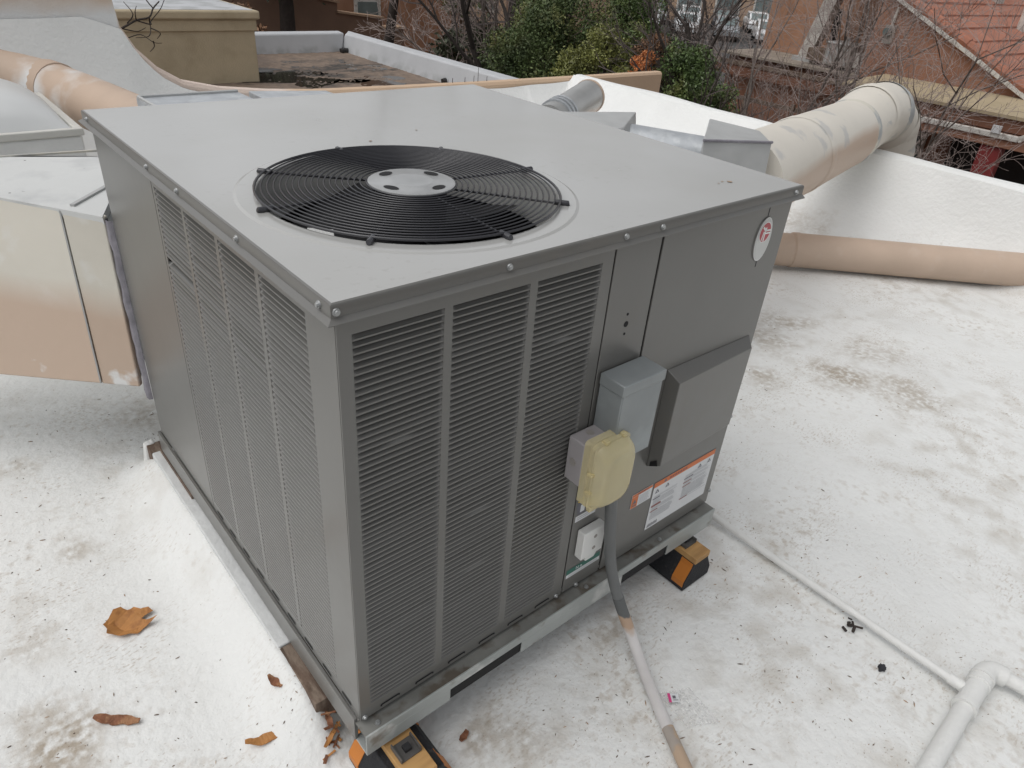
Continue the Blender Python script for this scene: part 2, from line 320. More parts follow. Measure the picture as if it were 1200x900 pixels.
def text(body, size, mat, name, parent, M4):
    c = bpy.data.curves.new(name, 'FONT'); c.body = body; c.size = size; c.align_x = 'CENTER'; c.align_y = 'CENTER'; c.extrude = .0002
    t = bpy.data.objects.new(name, c); COL.objects.link(t); dg = bpy.context.evaluated_depsgraph_get()
    me = bpy.data.meshes.new_from_object(t.evaluated_get(dg)); bpy.data.objects.remove(t)
    me.transform(Matrix.Translation(-ORG[parent.name]) @ M4); me.materials.clear(); me.materials.append(mat)
    o = bpy.data.objects.new(name, me); COL.objects.link(o); o.parent = parent; ORG[o.name] = ORG[parent.name]; return o
def front(x, y, z): return Matrix.Translation((x, y, z)) @ Matrix.Rotation(R(90), 4, 'X')
def shp(pts, y, x0=0, z0=0): return [(x0+p[0], y, z0+p[1]) for p in pts]

# ------------------------------------------------------------------ ground, roof sheet, parapets
GZ = -3.7
g = MB(); g.quad((-120,-120,GZ), (260,-120,GZ), (260,260,GZ), (-120,260,GZ)); g.build('ground', M['ground'], kind='structure')
PX = np.array([-4, .30, .69, .86, .90, .97, 1.08, 1.22, 1.465, 1.80, 2.147, 2.9, 3.65, 6.1])
PZ = np.array([1.9, 1.75, 1.55, 1.30, .945, .815, .70, .615, .56, .525, .505, .495, .487, .480])
WX = np.array([-4, .30, .69, .90, .97, 1.08, 1.22, 1.465, 1.80, 2.147, 3.0, 3.65, 4.2, 6.0])
WZ = np.array([.98, .985, 1.00, .93, .79, .665, .58, .515, .488, .474, .465, .457, .453, .45])
XE, YE = 4.78, 4.33
def roof_z(x, y):
    x0_ = np.interp(y, [-3, .7, 1.5, 4], [4.45, 4.42, 3.7, 3.5]); a = np.clip((x-x0_)/(XE-x0_), 0, 1); b = np.clip((y-3.0)/(YE-3.0), 0, 1)
    zr = .505*(.38*a**1.7+.62*a**4); zb = np.interp(x, WX, WZ)*(.22*b**1.6+.78*b**6)
    z = np.maximum(zr, zb) + .25*np.minimum(zr, zb)*(1-np.maximum(a, b)**4)
    z = z + .006*np.sin(x*3.1+y*1.3)+.005*np.sin(y*4.3-x*2.1)+.003*np.sin(x*11+y*7)
    z = z - .0105
    z = z + (.098+.003*np.sin(y*9)+.002*np.sin(y*23))*np.where(x < -.036, np.exp(-(np.abs(x+.036)/.065)**1.4), np.exp(-((x+.036)/.05)**2))*(1/(1+np.exp(-(y-.13)/.02)))*(1/(1+np.exp((y-1.30)/.03)))
    return z
xs = np.unique(np.concatenate([np.arange(-4, XE, .05), np.arange(-.25, .15, .012), np.linspace(4.2, XE, 24)])); ys = np.unique(np.concatenate([np.arange(-3, YE, .05), np.linspace(3.9, YE, 22)]))
X, Y = np.meshgrid(xs, ys); Z = roof_z(X, Y)
V = np.stack([X, Y, Z], -1).reshape(-1, 3); nx, ny = len(xs), len(ys)
ii = (np.arange(ny-1)[:, None]*nx+np.arange(nx-1)[None, :]).ravel(); F = np.stack([ii, ii+1, ii+nx+1, ii+nx], 1)
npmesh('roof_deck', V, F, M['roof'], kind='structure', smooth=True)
def rz(x, y): return float(roof_z(np.array([x]), np.array([y]))[0])
# right parapet: rounded white top, tan outside
pr = thing('parapet_wall', (XE, 1, 0), 'low white coated parapet along the right edge under the thick cream duct elbow', 'parapet')
a = MB(); prof = [(XE-.02, .30), (XE-.004, .468), (XE+.015, .494), (XE+.05, .506), (XE+.11, .504), (XE+.15, .49), (XE+.165, .45), (XE+.165, .2), (XE-.02, .2)]
for i, (x, z) in enumerate(prof): pass
ysp = np.linspace(-3, 4.34, 60); vs = []; fs = []; k = len(prof)
for j, yy in enumerate(ysp):
    dz = .006*math.sin(yy*2.3)+.004*math.sin(yy*6.1)
    vs += [(x, yy, z+dz) for x, z in prof]
for j in range(len(ysp)-1):
    for i in range(k-1): fs.append((j*k+i, j*k+i+1, (j+1)*k+i+1, (j+1)*k+i))
a.add(vs, fs); a.build('coating', M['roof'], pr, smooth=50)
MB().box((XE-.01, -3, GZ), (XE+.162, 4.34, .3)).build('wall_face', M['stucco_tan'], pr)
# back parapet with its sweeping top
pb = thing('parapet_wall', (1, 4.39, 0), 'tan parapet behind the unit that sweeps down from a tall left end', 'parapet')
xsp = np.unique(np.concatenate([PX, np.linspace(.86, 3, 40), np.linspace(-4, 6.1, 50)])); zt = np.interp(xsp, PX, PZ)
vs = []; fs = []; prof = [(4.335, -9), (4.335, -.025), (4.350, -.004), (4.37, 0.), (4.42, -.002), (4.445, -.02), (4.45, -9)]; k = len(prof)
for x, z in zip(xsp, zt):
    vs += [(x, yy, GZ if dz < -1 else z+dz) for yy, dz in prof]
for j in range(len(xsp)-1):
    for i in range(k-1): fs.append((j*k+i, (j+1)*k+i, (j+1)*k+i+1, j*k+i+1))
fs.append(tuple(range((len(xsp)-1)*k, len(xsp)*k)))
MB().add(vs, fs).build('wall_face', M['stucco_tan'], pb, smooth=25)

# ------------------------------------------------------------------ the rooftop unit
H, W, D, B0 = 1.14, 1.1604, 1.2118, .19     # top, width, depth, cabinet bottom
U = thing('rooftop_air_conditioner', (W/2, D/2, B0), 'big grey louvered rooftop air conditioner with a round black fan grille on top', 'air conditioner')
e = .012; FC = Vector((.354, .351, 0)); HR = .285
# top sheet with fan opening, embossed ring, lip and drip flange
angs = sorted(set([round(2*math.pi*i/96, 6) for i in range(96)] + [round(math.atan2(y-FC.y, x-FC.x) % (2*math.pi), 6) for x in (-e, W+e) for y in (-e, D+e)]))
def edge_pt(a, g=0.):
    dx, dy = math.cos(a), math.sin(a); t = 9e9
    if dx > 1e-9: t = min(t, (W+e+g-FC.x)/dx)
    if dx < -1e-9: t = min(t, (-e-g-FC.x)/dx)
    if dy > 1e-9: t = min(t, (D+e+g-FC.y)/dy)
    if dy < -1e-9: t = min(t, (-e-g-FC.y)/dy)
    return FC.x+dx*t, FC.y+dy*t
rings = []
def circ(r, z): return [(FC.x+r*math.cos(a), FC.y+r*math.sin(a), z) for a in angs]
rings.append(circ(HR-.012, H-.09)); rings.append(circ(HR-.004, H-.012)); rings.append(circ(HR, H+.001)); rings.append(circ(HR+.004, H+.0022)); rings.append(circ(.318, H+.0022)); rings.append(circ(.324, H))
def sq(ins, z):
    out = []
    for a in angs:
        x, y = edge_pt(a)
        if ins < 0: out.append((x+(ins if x < -e+1e-6 else -ins if x > W+e-1e-6 else 0), y+(ins if y < -e+1e-6 else -ins if y > D+e-1e-6 else 0), z))
        else: out.append((min(max(x, -e+ins), W+e-ins), min(max(y, -e+ins), D+e-ins), z))
    return out
rings += [sq(.0045, H), sq(.0013, H-.0013), sq(0, H-.0045), sq(0, H-.021), sq(-.009, H-.0265), sq(-.009, H-.0280), sq(.004, H-.0285)]
m_ = MB(); n = len(angs)
for r_ in rings: m_.v += r_
for k in range(len(rings)-1):
    for j in range(n): m_.f.append((k*n+j, k*n+(j+1) % n, (k+1)*n+(j+1) % n, (k+1)*n+j)); m_.m.append(0 if k < 6 else 1)
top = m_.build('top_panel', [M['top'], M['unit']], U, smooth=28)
for p_ in top.data.polygons:
    zs_ = [top.data.vertices[i].co.z for i in p_.vertices]
    if max(zs_)-min(zs_) < 1e-5 or 9*n <= p_.index: p_.use_smooth = False
# cabinet shell: rear, right, base, coils, back of louvres
m_ = MB(); T = .003
m_.box((.004, D-T, B0), (W-.004, D, H-.01)); m_.box((W-T, .02, B0), (W, D-.004, H-.01)); m_.box((0.01, .01, B0+.004), (W-.01, D-.01, B0+.012))
m_.build('rear_shell', M['unit'], U)
m_ = MB(); m_.box((.035, .035, B0+.02), (.045, .76, H-.02)); m_.box((.046, .035, B0+.02), (.555, .045, H-.02)); m_.build('condenser_coil', M['coil'], U)
m_ = MB(); m_.box((.012, .77, B0+.02), (.70, .775, H-.02)); m_.box((.70, .012, B0+.02), (.705, .77, H-.02)); m_.box((.05, .05, B0+.3), (.7, .76, B0+.304)); m_.build('inner_wall', M['inner'], U)
# louver panels
PITCH, ROWS, Z0 = .0117, 73, .226
def frame_panel(cols, w0, w1, to_world, name, nslots):
    m = MB(); edges = [w0]+[c for cc in cols for c in cc]+[w1]
    zt_, zb_ = Z0+PITCH*ROWS, Z0
    def bx(u0, u1, z0, z1):
        q = [to_world(u0, 0, z0), to_world(u1, 0, z0), to_world(u1, T, z0), to_world(u0, T, z0)]; h = [to_world(u0, 0, z1), to_world(u1, 0, z1), to_world(u1, T, z1), to_world(u0, T, z1)]
        m.hexa(q, h)
    for i in range(0, len(edges), 2): bx(edges[i], edges[i+1], zb_, zt_)
    bx(w0, w1, zt_, H-.029); bx(w0, w1, B0+.002, zb_)
    return m
DEP = .0112
def slat_mesh(L, to_local, name, bent=False):
    """one pressed louver: narrow flat strip, then a scoop leaning inward with rounded ends"""
    us = [0, .0015, .004, .008, .013]+list(np.linspace(.02, L-.02, 8 if bent else 3))+[L-.013, L-.008, L-.004, L-.0015, L]
    m = MB(); vs = []; k = 5
    for u in us:
        dd = min(u, L-u); t = min(dd/.011, 1); s = math.sqrt(max(0, 1-(1-t)**2)); dep = DEP*s
        if bent: dep *= 1-.75*math.exp(-((u-L*.5)/.018)**2)
        vs += [to_local(u, 0, 0), to_local(u, 0, .0030), to_local(u, dep*.26, .0046), to_local(u, dep*.72, .0084), to_local(u, dep, .0112-.0012*s)]
    fs = [(i*k+j, i*k+j+1, (i+1)*k+j+1, (i+1)*k+j) for i in range(len(us)-1) for j in range(k-1)]
    m.add(vs, fs); return m.mesh(name, M['unit'], 40)
fw = lambda u, d_, z: (u, d_, z); lw = lambda u, d_, z: (d_, u, z)
FCOL = [(.024, .183), (.199, .359), (.376, .533)]; LCOL = [(.095, .258), (.272, .428), (.442, .596), (.610, .765)]
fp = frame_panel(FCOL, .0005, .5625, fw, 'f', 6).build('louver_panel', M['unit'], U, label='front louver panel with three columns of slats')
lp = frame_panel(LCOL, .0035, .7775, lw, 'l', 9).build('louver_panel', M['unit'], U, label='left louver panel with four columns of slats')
for (a, b) in FCOL:
    me = slat_mesh(b-a, lambda u, d_, z: (u, d_, z), 'slat')
    for r_ in range(ROWS):
        mm = me
        if (a < .03 and r_ == 54) or (a > .3 and r_ == 61) or (.19 < a < .3 and r_ in (33, 20)): mm = slat_mesh(b-a, lambda u, d_, z: (u, d_, z), 'slat', True)
        inst('slat', mm, fp, (a, random.uniform(-.0002, .0003), Z0+PITCH*r_+random.uniform(-.0002, .0002)), (random.uniform(-.06, .06), 0, 0))
bulk = MB(); DEP = .0145
for ci, (a, b) in enumerate(LCOL):
    me = slat_mesh(b-a, lambda u, d_, z: (d_, u, z), 'slat')
    vl = [v.co.copy() for v in me.vertices]; fl = [tuple(p.vertices) for p in me.polygons]
    for r_ in range(ROWS):
        if r_ >= ROWS-20:
            if ci == 3 and r_ == ROWS-14: continue
            inst('slat', me, lp, (random.uniform(-.0002, .0003), a, Z0+PITCH*r_+random.uniform(-.0002, .0002)), (0, random.uniform(-.06, .06), 0))
        else: bulk.add([v+Vector((0, a, Z0+PITCH*r_)) for v in vl], fl)
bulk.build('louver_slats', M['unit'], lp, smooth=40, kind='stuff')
# slots pressed along the bottom of both louver panels
def capsule(u0, u1, z, h, y, wfn):
    p = []
    for s_, c in ((1, u1-h), (-1, u0+h)):
        for k in range(7):
            a = -math.pi/2+math.pi*k/6; p.append((c+s_*h*math.cos(a), z+s_*h*math.sin(a)))
    return [wfn(u, y, zz) for u, zz in p]
for k in range(6): MB().quad(*capsule(.046+.0855*k, .094+.0855*k, .2035, .0048, -.0008, fw)).quad(*capsule(.050+.0855*k, .091+.0855*k, .2012, .0024, -.0014, fw), mi=1).build('drain_slot', [M['inner'], M['unit']], fp)
for k in range(9): MB().quad(*capsule(.035+.0845*k, .075+.0845*k, .2055, .0045, -.0008, lw)).build('drain_slot', M['inner'], lp)
# plain panels
MB().box((.0, .7815, B0+.002), (T, D-.002, H-.029)).build('side_panel', M['unit'], U, bevel=.001)
MB().box((.567, 0, B0+.002), (.6965, T, H-.0295)).build('control_panel', M['unit'], U, bevel=.001)
MB().box((.7015, -.001, B0+.002), (W-.001, T, H-.0295)).build('access_panel', M['unit'], U, bevel=.001)
MB().box((.56, .006, B0+.01), (.71, .010, H-.03)).build('gap_backing', M['inner'], U); MB().box((.006, .77, B0+.01), (.01, .79, H-.03)).build('gap_backing', M['inner'], U)
hm = MB()
for z, r_ in ((.929, .0065), (.951, .003), (.907, .003)):
    hm.cyl((.631, -.0006, z), (.631, .002, z), r_, n=14)
hm.build('screw_hole', M['inner'], U)
# hood over the flue
hd = MB(); yb, yf = -.0012, -.046
hd.hexa([(.809, yb, .485), (1.135, yb, .495), (1.135, yb, .760), (.809, yb, .764)], [(.813, -.038, .507), (1.112, -.028, .507), (1.116, -.028, .740), (.815, -.038, .744)])
hood = hd.build('flue_hood', M['unit'], U, bevel=.0015)
MB().quad((.8085, -.010, .4915), (.8095, -.032, .505), (.8090, -.027, .520), (.8085, -.010, .506)).build('hood_opening', M['inner'], U)
# base rails
rl = MB(); yo = -.032
MB().box((-.006, yo+.0045, .177), (W+.006, 0.012, .1795)).build('rail_shelf', M['rail_dirty'], U); rl.box((-.006, yo, .156), (W+.006, yo+.004, .1815))
for x0, x1 in ((-.006, .204), (.412, .766), (.955, W+.006)): rl.box((x0, yo, .121), (x1, yo+.003, .156))
for x0, x1 in ((-.006, .204), (.412, .766), (.955, W+.006)): rl.box((x0, yo, .118), (x1, .02, .121))
rl.build('base_rail', M['rail'], U, bevel=.0008, label='galvanised front base rail with two dark fork slots')
for x0, x1 in ((.204, .412), (.766, .955)): MB().box((x0-.003, -.0285, .1185), (x1+.003, -.026, .172)).build('fork_slot', M['inner'], U)
rl = MB(); rl.box((-.008, .013, .118), (.0, D+.01, .1885)); rl.box((W, .013, .118), (W+.006, D+.01, .1885)); rl.box((0, D, .118), (W, D+.01, .1885)); rl.build('base_rail', M['unit'], U, bevel=.0008)
# corner seam and screws
sb = MB(); sb.cyl((0, 0, 0), (0, -.0025, 0), .0062, .0055, 10); sb.cyl((0, -.0025, 0), (0, -.005, 0), .0040, .0034, 8); sme = sb.mesh('screw', M['screw'], 40)
for x in (-.004, .298, .572, .674, 1.142): inst('screw', sme, U, (x, -e, H-.0125))
for y in (1.176, .741, .569, .297, .02): inst('screw', sme, U, (-e, y, H-.0125), (0, 0, R(-90)))
for x, z in ((.0095, .2), (.545, .197), (.615, .1925)): inst('screw', sme, U, (x, -.0005, z))
for x in (.03, .64, .93): inst('screw', sme, U, (x, -.016, .180), (R(-90), 0, 0))
inst('screw', sme, U, (1.1585, -.001, .50)); inst('screw', sme, U, (1.1585, -.001, .235))
# fan grille
GRZ = H+.009
hubm = MB(); nn = 40; prof = [(.084, 0), (.0835, .004), (.080, .0055), (.045, .0052), (.042, .0068), (.038, .0072), (0.0, .0074)]
vs = []
for r_, z in prof[:-1]: vs += [(FC.x+r_*math.cos(2*math.pi*j/nn), FC.y+r_*math.sin(2*math.pi*j/nn), GRZ+.004+z) for j in range(nn)]
vs.append((FC.x, FC.y, GRZ+.004+prof[-1][1])); L_ = len(prof)-1
fs = [(k*nn+j, k*nn+(j+1) % nn, (k+1)*nn+(j+1) % nn, (k+1)*nn+j) for k in range(L_-1) for j in range(nn)]+[((L_-1)*nn+j, (L_-1)*nn+(j+1) % nn, len(vs)-1) for j in range(nn)]
hubm.add(vs, fs); gr_ = hubm.build('fan_grille', M['hub'], U, smooth=35)
for k in range(4):
    a0 = R(20+90*k); ux = Vector((math.cos(a0), math.sin(a0), 0)); vx = Vector((-ux.y, ux.x, 0)); c = FC+ux*.063+Vector((0, 0, GRZ+.0102))
    ring = [c+ux*(.010*math.cos(t))+vx*(.0165*math.sin(t)) for t in np.linspace(0, 2*math.pi, 16, False)]
    MB().quad(*ring).build('mount_slot', M['inner'], gr_)
NR = 19
for k in range(NR):
    r_ = .086+(.287-.086)*k/(NR-1); z = GRZ+.006*(1-(r_/.29)**2)
    MB().tube([(FC.x+r_*math.cos(t), FC.y+r_*math.sin(t), z) for t in np.linspace(0, 2*math.pi, 72, False)], .0017 if k < NR-1 else .0026, 6, closed=True).build('ring_wire', M['black_wire'], gr_, smooth=60)
for k in range(8):
    a0 = R(-91+45*k); ux = Vector((math.cos(a0), math.sin(a0), 0))
    MB().tube([FC+ux*.080+Vector((0, 0, GRZ+.001)), FC+ux*.20+Vector((0, 0, GRZ-.0025)), FC+ux*.298+Vector((0, 0, GRZ-.005))], .0024, 6).build('spoke_wire', M['black_wire'], gr_, smooth=60)
    MB().tube([FC+ux*.276+Vector((0, 0, GRZ-.003)), FC+ux*.300+Vector((0, 0, GRZ-.0035)), FC+ux*.304+Vector((0, 0, GRZ-.002))], [.0055, .006, .0045], 8).build('clip', M['black_wire'], gr_, smooth=60)
# fan below
fan = MB(); fan.cyl(FC+Vector((0, 0, H-.10)), FC+Vector((0, 0, H-.05)), .05, n=20); fan.cyl(FC+Vector((0, 0, H-.06)), FC+Vector((0, 0, H+.005)), .068, n=24)
fan = fan.build('fan', M['inner'], U, smooth=40)
for k in range(4):
    bl = MB(); vs = []; nr = 6; nc = 6
    for i in range(nr+1):
        r_ = .05+.21*i/nr
        for j in range(nc+1):
            a = R(90*k+10)+(-.52+1.04*j/nc)*(1-.1*i/nr)+.18*i/nr; zz = H-.085-.05*(j/nc-.5)*(.4+.6*i/nr)-.008*math.sin(math.pi*j/nc)
            vs.append((FC.x+r_*math.cos(a), FC.y+r_*math.sin(a), zz))
    bl.add(vs, [(i*(nc+1)+j, i*(nc+1)+j+1, (i+1)*(nc+1)+j+1, (i+1)*(nc+1)+j) for i in range(nr) for j in range(nc)])
    bl.build('fan_blade', M['inner'], fan, smooth=60)
MB().hexa([(.100, .285, H-.026), (.135, .252, H-.026), (.152, .288, H-.026), (.118, .316, H-.026)], [(.100, .285, H-.023), (.135, .252, H-.023), (.152, .288, H-.023), (.118, .316, H-.023)]).build('pale_plate', M['white_plastic'], U)  # small flat pale plate just under the grille wires
# labels on the access panel (flat print, each strip a hair above the one below)
def fq(m, x0, z0, x1, z1, y, mi=0): m.quad((x0, y, z0), (x1, y, z0), (x1, y, z1), (x0, y, z1), mi=mi)
LB = MB(); ms = [M['label_white'], M['label_orange'], M['ink_soft'], M['ink'], M['ink_red']]
x0, x1, z0, z1 = .866, 1.128, .238, .402
fq(LB, x0-.001, z0-.001, x1+.001, z1+.001, -.0016, 3); fq(LB, x0, z0, x1, z1, -.0019); fq(LB, x0, z1-.017, x1, z1, -.0022, 1)
rr = random.Random(3)
for (cx0, cx1, zz, zb) in ((x0+.006, x0+.112, z1-.050, z0+.030), (x0+.136, x1-.008, z1-.040, z0+.038)):
    while zz > zb:
        ex = cx1-rr.random()*.02
        if rr.random() < .13: fq(LB, cx0, zz-.0028, cx0+.03+rr.random()*.012, zz, -.0023, 4 if rr.random() < .6 else 3)
        else: fq(LB, cx0+.004, zz-.0012, ex, zz, -.0022, 2)
        zz -= .0034
for cx, cz in ((x0+.018, z1-.033), (x0+.060, z1-.031), (x1-.062, z1-.031), (x1-.02, z1-.031)):
    LB.quad((cx-.009, -.0024, cz-.006), (cx+.008, -.0024, cz-.006), (cx+.004, -.0024, cz+.002), (cx-.001, -.0024, cz+.007), mi=3)
    LB.quad((cx-.004, -.0026, cz-.003), (cx+.003, -.0026, cz-.003), (cx, -.0026, cz+.002))
for k in range(12): fq(LB, x0+.008+.0035*k, z0+.005, x0+.0098+.0035*k, z0+.015+.001*(k % 3), -.0023, 3)
tri = (x0+.045, z1-.0085); LB.quad((tri[0]-.006, -.0025, tri[1]-.005), (tri[0]+.006, -.0025, tri[1]-.005), (tri[0], -.0025, tri[1]+.006), mi=3)
for k in range(7): fq(LB, x0+.062+.011*k, z1-.0125, x0+.070+.011*k, z1-.0055, -.0025, 4)
LB.build('warning_label', ms, U, label='large white warning label under an orange header strip')
LB = MB(); x0, x1, z0, z1 = .778, .858, .358, .405
fq(LB, x0, z0, x1, z1, -.0019); fq(LB, x0+.001, z1-.009, x1-.001, z1-.001, -.0022, 1); fq(LB, x0+.001, z0+.001, x0+.026, z1-.010, -.0022, 1)
LB.quad((x0+.006, -.0025, z0+.014), (x0+.021, -.0025, z0+.014), (x0+.0135, -.0025, z0+.029), mi=3); fq(LB, x0+.006, z0+.006, x0+.021, z0+.010, -.0025, 3); fq(LB, x0+.022, z1-.007, x1-.016, z1-.0035, -.0025, 4)
for k in range(6): fq(LB, x0+.030, z0+.005+.005*k, x1-.006-rr.random()*.012, z0+.0066+.005*k, -.0022, 2)
LB.build('warning_label', ms, U, label='small label with an orange left end beside the large warning label')
LB = MB(); fq(LB, .572, .2495, .690, .2660, -.0008, 1); fq(LB, .572, .2375, .690, .2493, -.0008); fq(LB, .580, .2405, .684, .2425, -.0011, 2); fq(LB, .580, .2445, .684, .2460, -.0011, 2)
lb = LB.build('green_label', [M['label_white'], M['green_label'], M['ink_soft']], U)
text('N', .0135, M['label_white'], 'lettering', lb, front(.609, -.0012, .2572)); text('o', .0135, M['label_white'], 'lettering', lb, front(.622, -.0012, .2572))
LB = MB(); fq(LB, .572, .425, .640, .443, -.0008); fq(LB, .578, .430, .62, .4322, -.0011, 1); fq(LB, .578, .436, .63, .4382, -.0011, 1); LB.build('rating_label', [M['label_white'], M['ink_soft']], U)
LB = MB(); LB.quad((.570, -.0008, .470), (.578, -.0008, .446), (.600, -.0008, .446), (.600, -.0008, .490), (.576, -.0008, .498)); LB.quad((.572, -.0011, .487), (.590, -.0011, .480), (.590, -.0011, .497), (.577, -.0011, .497), mi=1); fq(LB, .584, .452, .598, .474, -.0011, 2); LB.build('hazard_label', [M['ink'], M['yellow'], M['label_white']], U)
# oval badge with the round red emblem
bx_, bz_ = 1.068, 1.027
def oval(rx, rz_, y, z=0., n=40): return [(bx_+rx*math.cos(t), y, bz_+z+rz_*math.sin(t)) for t in np.linspace(0, 2*math.pi, n, False)]
bd = MB()
for (rx, rz2, y, mi) in ((.0305, .052, -.004, 0), (.0285, .0495, -.0046, 1)):
    bd.quad(*oval(rx, rz2, y), mi=mi)
ring = oval(.0305, .052, -.004); base = oval(.032, .0535, -.0012); n = len(ring)
bd.add(ring+base, [(i, (i+1) % n, (i+1) % n+n, i+n) for i in range(n)], 2)
badge = bd.build('badge', [M['badge_white'], M['badge_silver'], M['unit']], U)
eb = MB(); zc = .017
eb.quad(*[(bx_+.0225*math.cos(t), -.0049, bz_+zc+.0245*math.sin(t)) for t in np.linspace(0, 2*math.pi, 36, False)], mi=1)
eb.quad(*[(bx_+.0205*math.cos(t), -.0052, bz_+zc+.0225*math.sin(t)) for t in np.linspace(0, 2*math.pi, 36, False)])
for q in (((-.0035, -.0215), (.001, -.0215), (.001, .002), (-.0035, .004)), ((-.012, -.017), (-.0085, -.0195), (-.004, .001), (-.0075, .004)), ((-.014, .012), (-.0105, .016), (.003, .004), (.002, -.001)),
          ((.001, .006), (.0198, .0045), (.0203, .0008), (.001, .0018)), ((.001, -.001), (.0203, -.002), (.0198, -.0055), (.001, -.0045)), ((-.003, .010), (.0015, .0125), (.004, .006), (.001, .003))):
    eb.quad(*[(bx_+p[0], -.0055, bz_+zc+p[1]) for p in q], mi=1)
eb.build('emblem', [M['badge_red'], M['badge_white']], badge)
sl = MB(); sl.box((1.0665, -.0016, 1.0815), (1.0685, -.0010, 1.112)); sl.box((1.0705, -.0016, .958), (1.0722, -.0010, .973)); sl.build('seam_line', M['inner'], U)

# ------------------------------------------------------------------ electrical boxes, conduit
dc = thing('disconnect_box', (.636, 0, .635), 'blue-grey steel electrical disconnect box beside the flue hood', 'electrical box')
MB().box((.575, -.0675, .635), (.6985, -.004, .815)).build('enclosure', M['disc'], dc, bevel=.002)
m_ = MB(); m_.hexa([(.5715, -.0715, .811), (.702, -.0715, .811), (.702, -.0045, .811), (.5715, -.0045, .811)], [(.5715, -.0715, .8365), (.702, -.0715, .8365), (.702, -.0045, .8375), (.5715, -.0045, .8375)]); m_.build('lid', M['disc'], dc, bevel=.0025)
m_ = MB(); m_.box((.5765, -.069, .637), (.697, -.0676, .812)); m_.build('front_cover', M['disc'], dc, bevel=.0006)
gf = thing('outlet_box', (.557, 0, .6), 'grey weatherproof outlet box with a yellowed bubble cover below the blue-grey box', 'electrical outlet')
MB().box((.505, -.050, .600), (.612, -.0045, .7085)).build('box_body', M['pvcbox'], gf, bevel=.003)
m_ = MB(); m_.cyl((.5055, -.0245, .652), (.5035, -.0245, .652), .0088, n=18); m_.cyl((.548, -.0225, .7075), (.548, -.0225, .7095), .0088, n=18); m_.build('knockout_plug', M['ac_grey'], gf, smooth=40)
def bubble():
    """cover: back plate, stepped skirt and a rounded lens, tall and drooping over the box"""
    m = MB(); levels = [(-.0502, .504, .610, .562, .722, .008), (-.066, .504, .610, .562, .722, .008), (-.067, .508, .614, .553, .719, .014), (-.076, .508, .614, .554, .718, .014), (-.0775, .512, .611, .557, .714, .014), (-.098, .515, .608, .564, .711, .026), (-.1055, .522, .603, .572, .704, .030), (-.107, .529, .597, .579, .697, .028)]
    ns = 6; vs = []; cnt = 4*ns
    for (y, xa, xb, za, zb, r_) in levels:
        for q, (cx, cz) in enumerate(((xb-r_, zb-r_), (xa+r_, zb-r_), (xa+r_, za+r_), (xb-r_, za+r_))):
            for k in range(ns):
                a = math.pi/2*q+math.pi/2*k/(ns-1); vs.append((cx+r_*math.cos(a), y, cz+r_*math.sin(a)))
    fs = [(l*cnt+j, l*cnt+(j+1) % cnt, (l+1)*cnt+(j+1) % cnt, (l+1)*cnt+j) for l in range(len(levels)-1) for j in range(cnt)]
    fs.append(tuple(range((len(levels)-1)*cnt, len(levels)*cnt))); m.add(vs, fs); return m
bubble().build('bubble_cover', M['cover'], gf, smooth=35)
for x, z in ((.540, .719), (.592, .719), (.509, .648), (.509, .60)): MB().box((x-.006, -.081, z-.004), (x+.006, -.068, z+.004)).build('hinge_tab', M['cover'], gf, bevel=.001)
MB().box((.520, -.078, .540), (.548, -.066, .556)).build('latch', M['cover'], gf, bevel=.003)
wb = thing('sensor_box', (.624, 0, .31), 'small white plastic box with two holes above a green label', 'junction box')
MB().box((.588, -.0245, .311), (.661, -.0012, .3955)).build('box_body', M['white_plastic'], wb, bevel=.0025)
m_ = MB(); m_.cyl((.628, -.0243, .3715), (.628, -.0252, .3715), .0055, n=14); m_.cyl((.628, -.0243, .334), (.628, -.0252, .334), .0055, n=14); m_.build('screw_hole', M['ac_grey'], wb)
MB().hexa([(.612, -.020, .292), (.642, -.020, .292), (.642, -.002, .292), (.612, -.002, .292)], [(.606, -.022, .311), (.648, -.022, .311), (.648, -.002, .311), (.606, -.002, .311)]).build('cable_gland', M['white_plastic'], wb, bevel=.002)
def smooth_path(pts, n=8):
    P = [Vector(p) for p in pts]; out = []
    for i in range(len(P)-1):
        p0, p1, p2, p3 = P[max(i-1, 0)], P[i], P[i+1], P[min(i+2, len(P)-1)]
        for k in range(n):
            t = k/n; out.append(.5*((2*p1)+(-p0+p2)*t+(2*p0-5*p1+4*p2-p3)*t*t+(-p0+3*p1-3*p2+p3)*t**3))
    out.append(P[-1]); return out
ct = thing('conduit', (.69, -.08, 0), 'flexible grey conduit dropping from the yellowed outlet cover and painted white on the roof', 'conduit')
path = smooth_path([(.640, -.030, .575), (.646, -.040, .46), (.660, -.050, .33), (.676, -.064, .235), (.695, -.088, .150), (.705, -.122, .085), (.700, -.165, .040), (.682, -.210, .020), (.628, -.318, .0125), (.575, -.425, .0125), (.54, -.50, .0125), (.46, -.67, .0125)])
def seg_path(lo, hi): return [p for i, p in enumerate(path) if lo <= i <= hi]
MB().tube(seg_path(0, 30), .0142, 14).build('upper_section', M['conduit'], ct, smooth=60)
MB().tube(seg_path(30, 66), .0150, 14).build('painted_section', M['conduit_white'], ct, smooth=60)
MB().tube(seg_path(66, 99), .0150, 14).build('worn_section', M['conduit_bare'], ct, smooth=60)

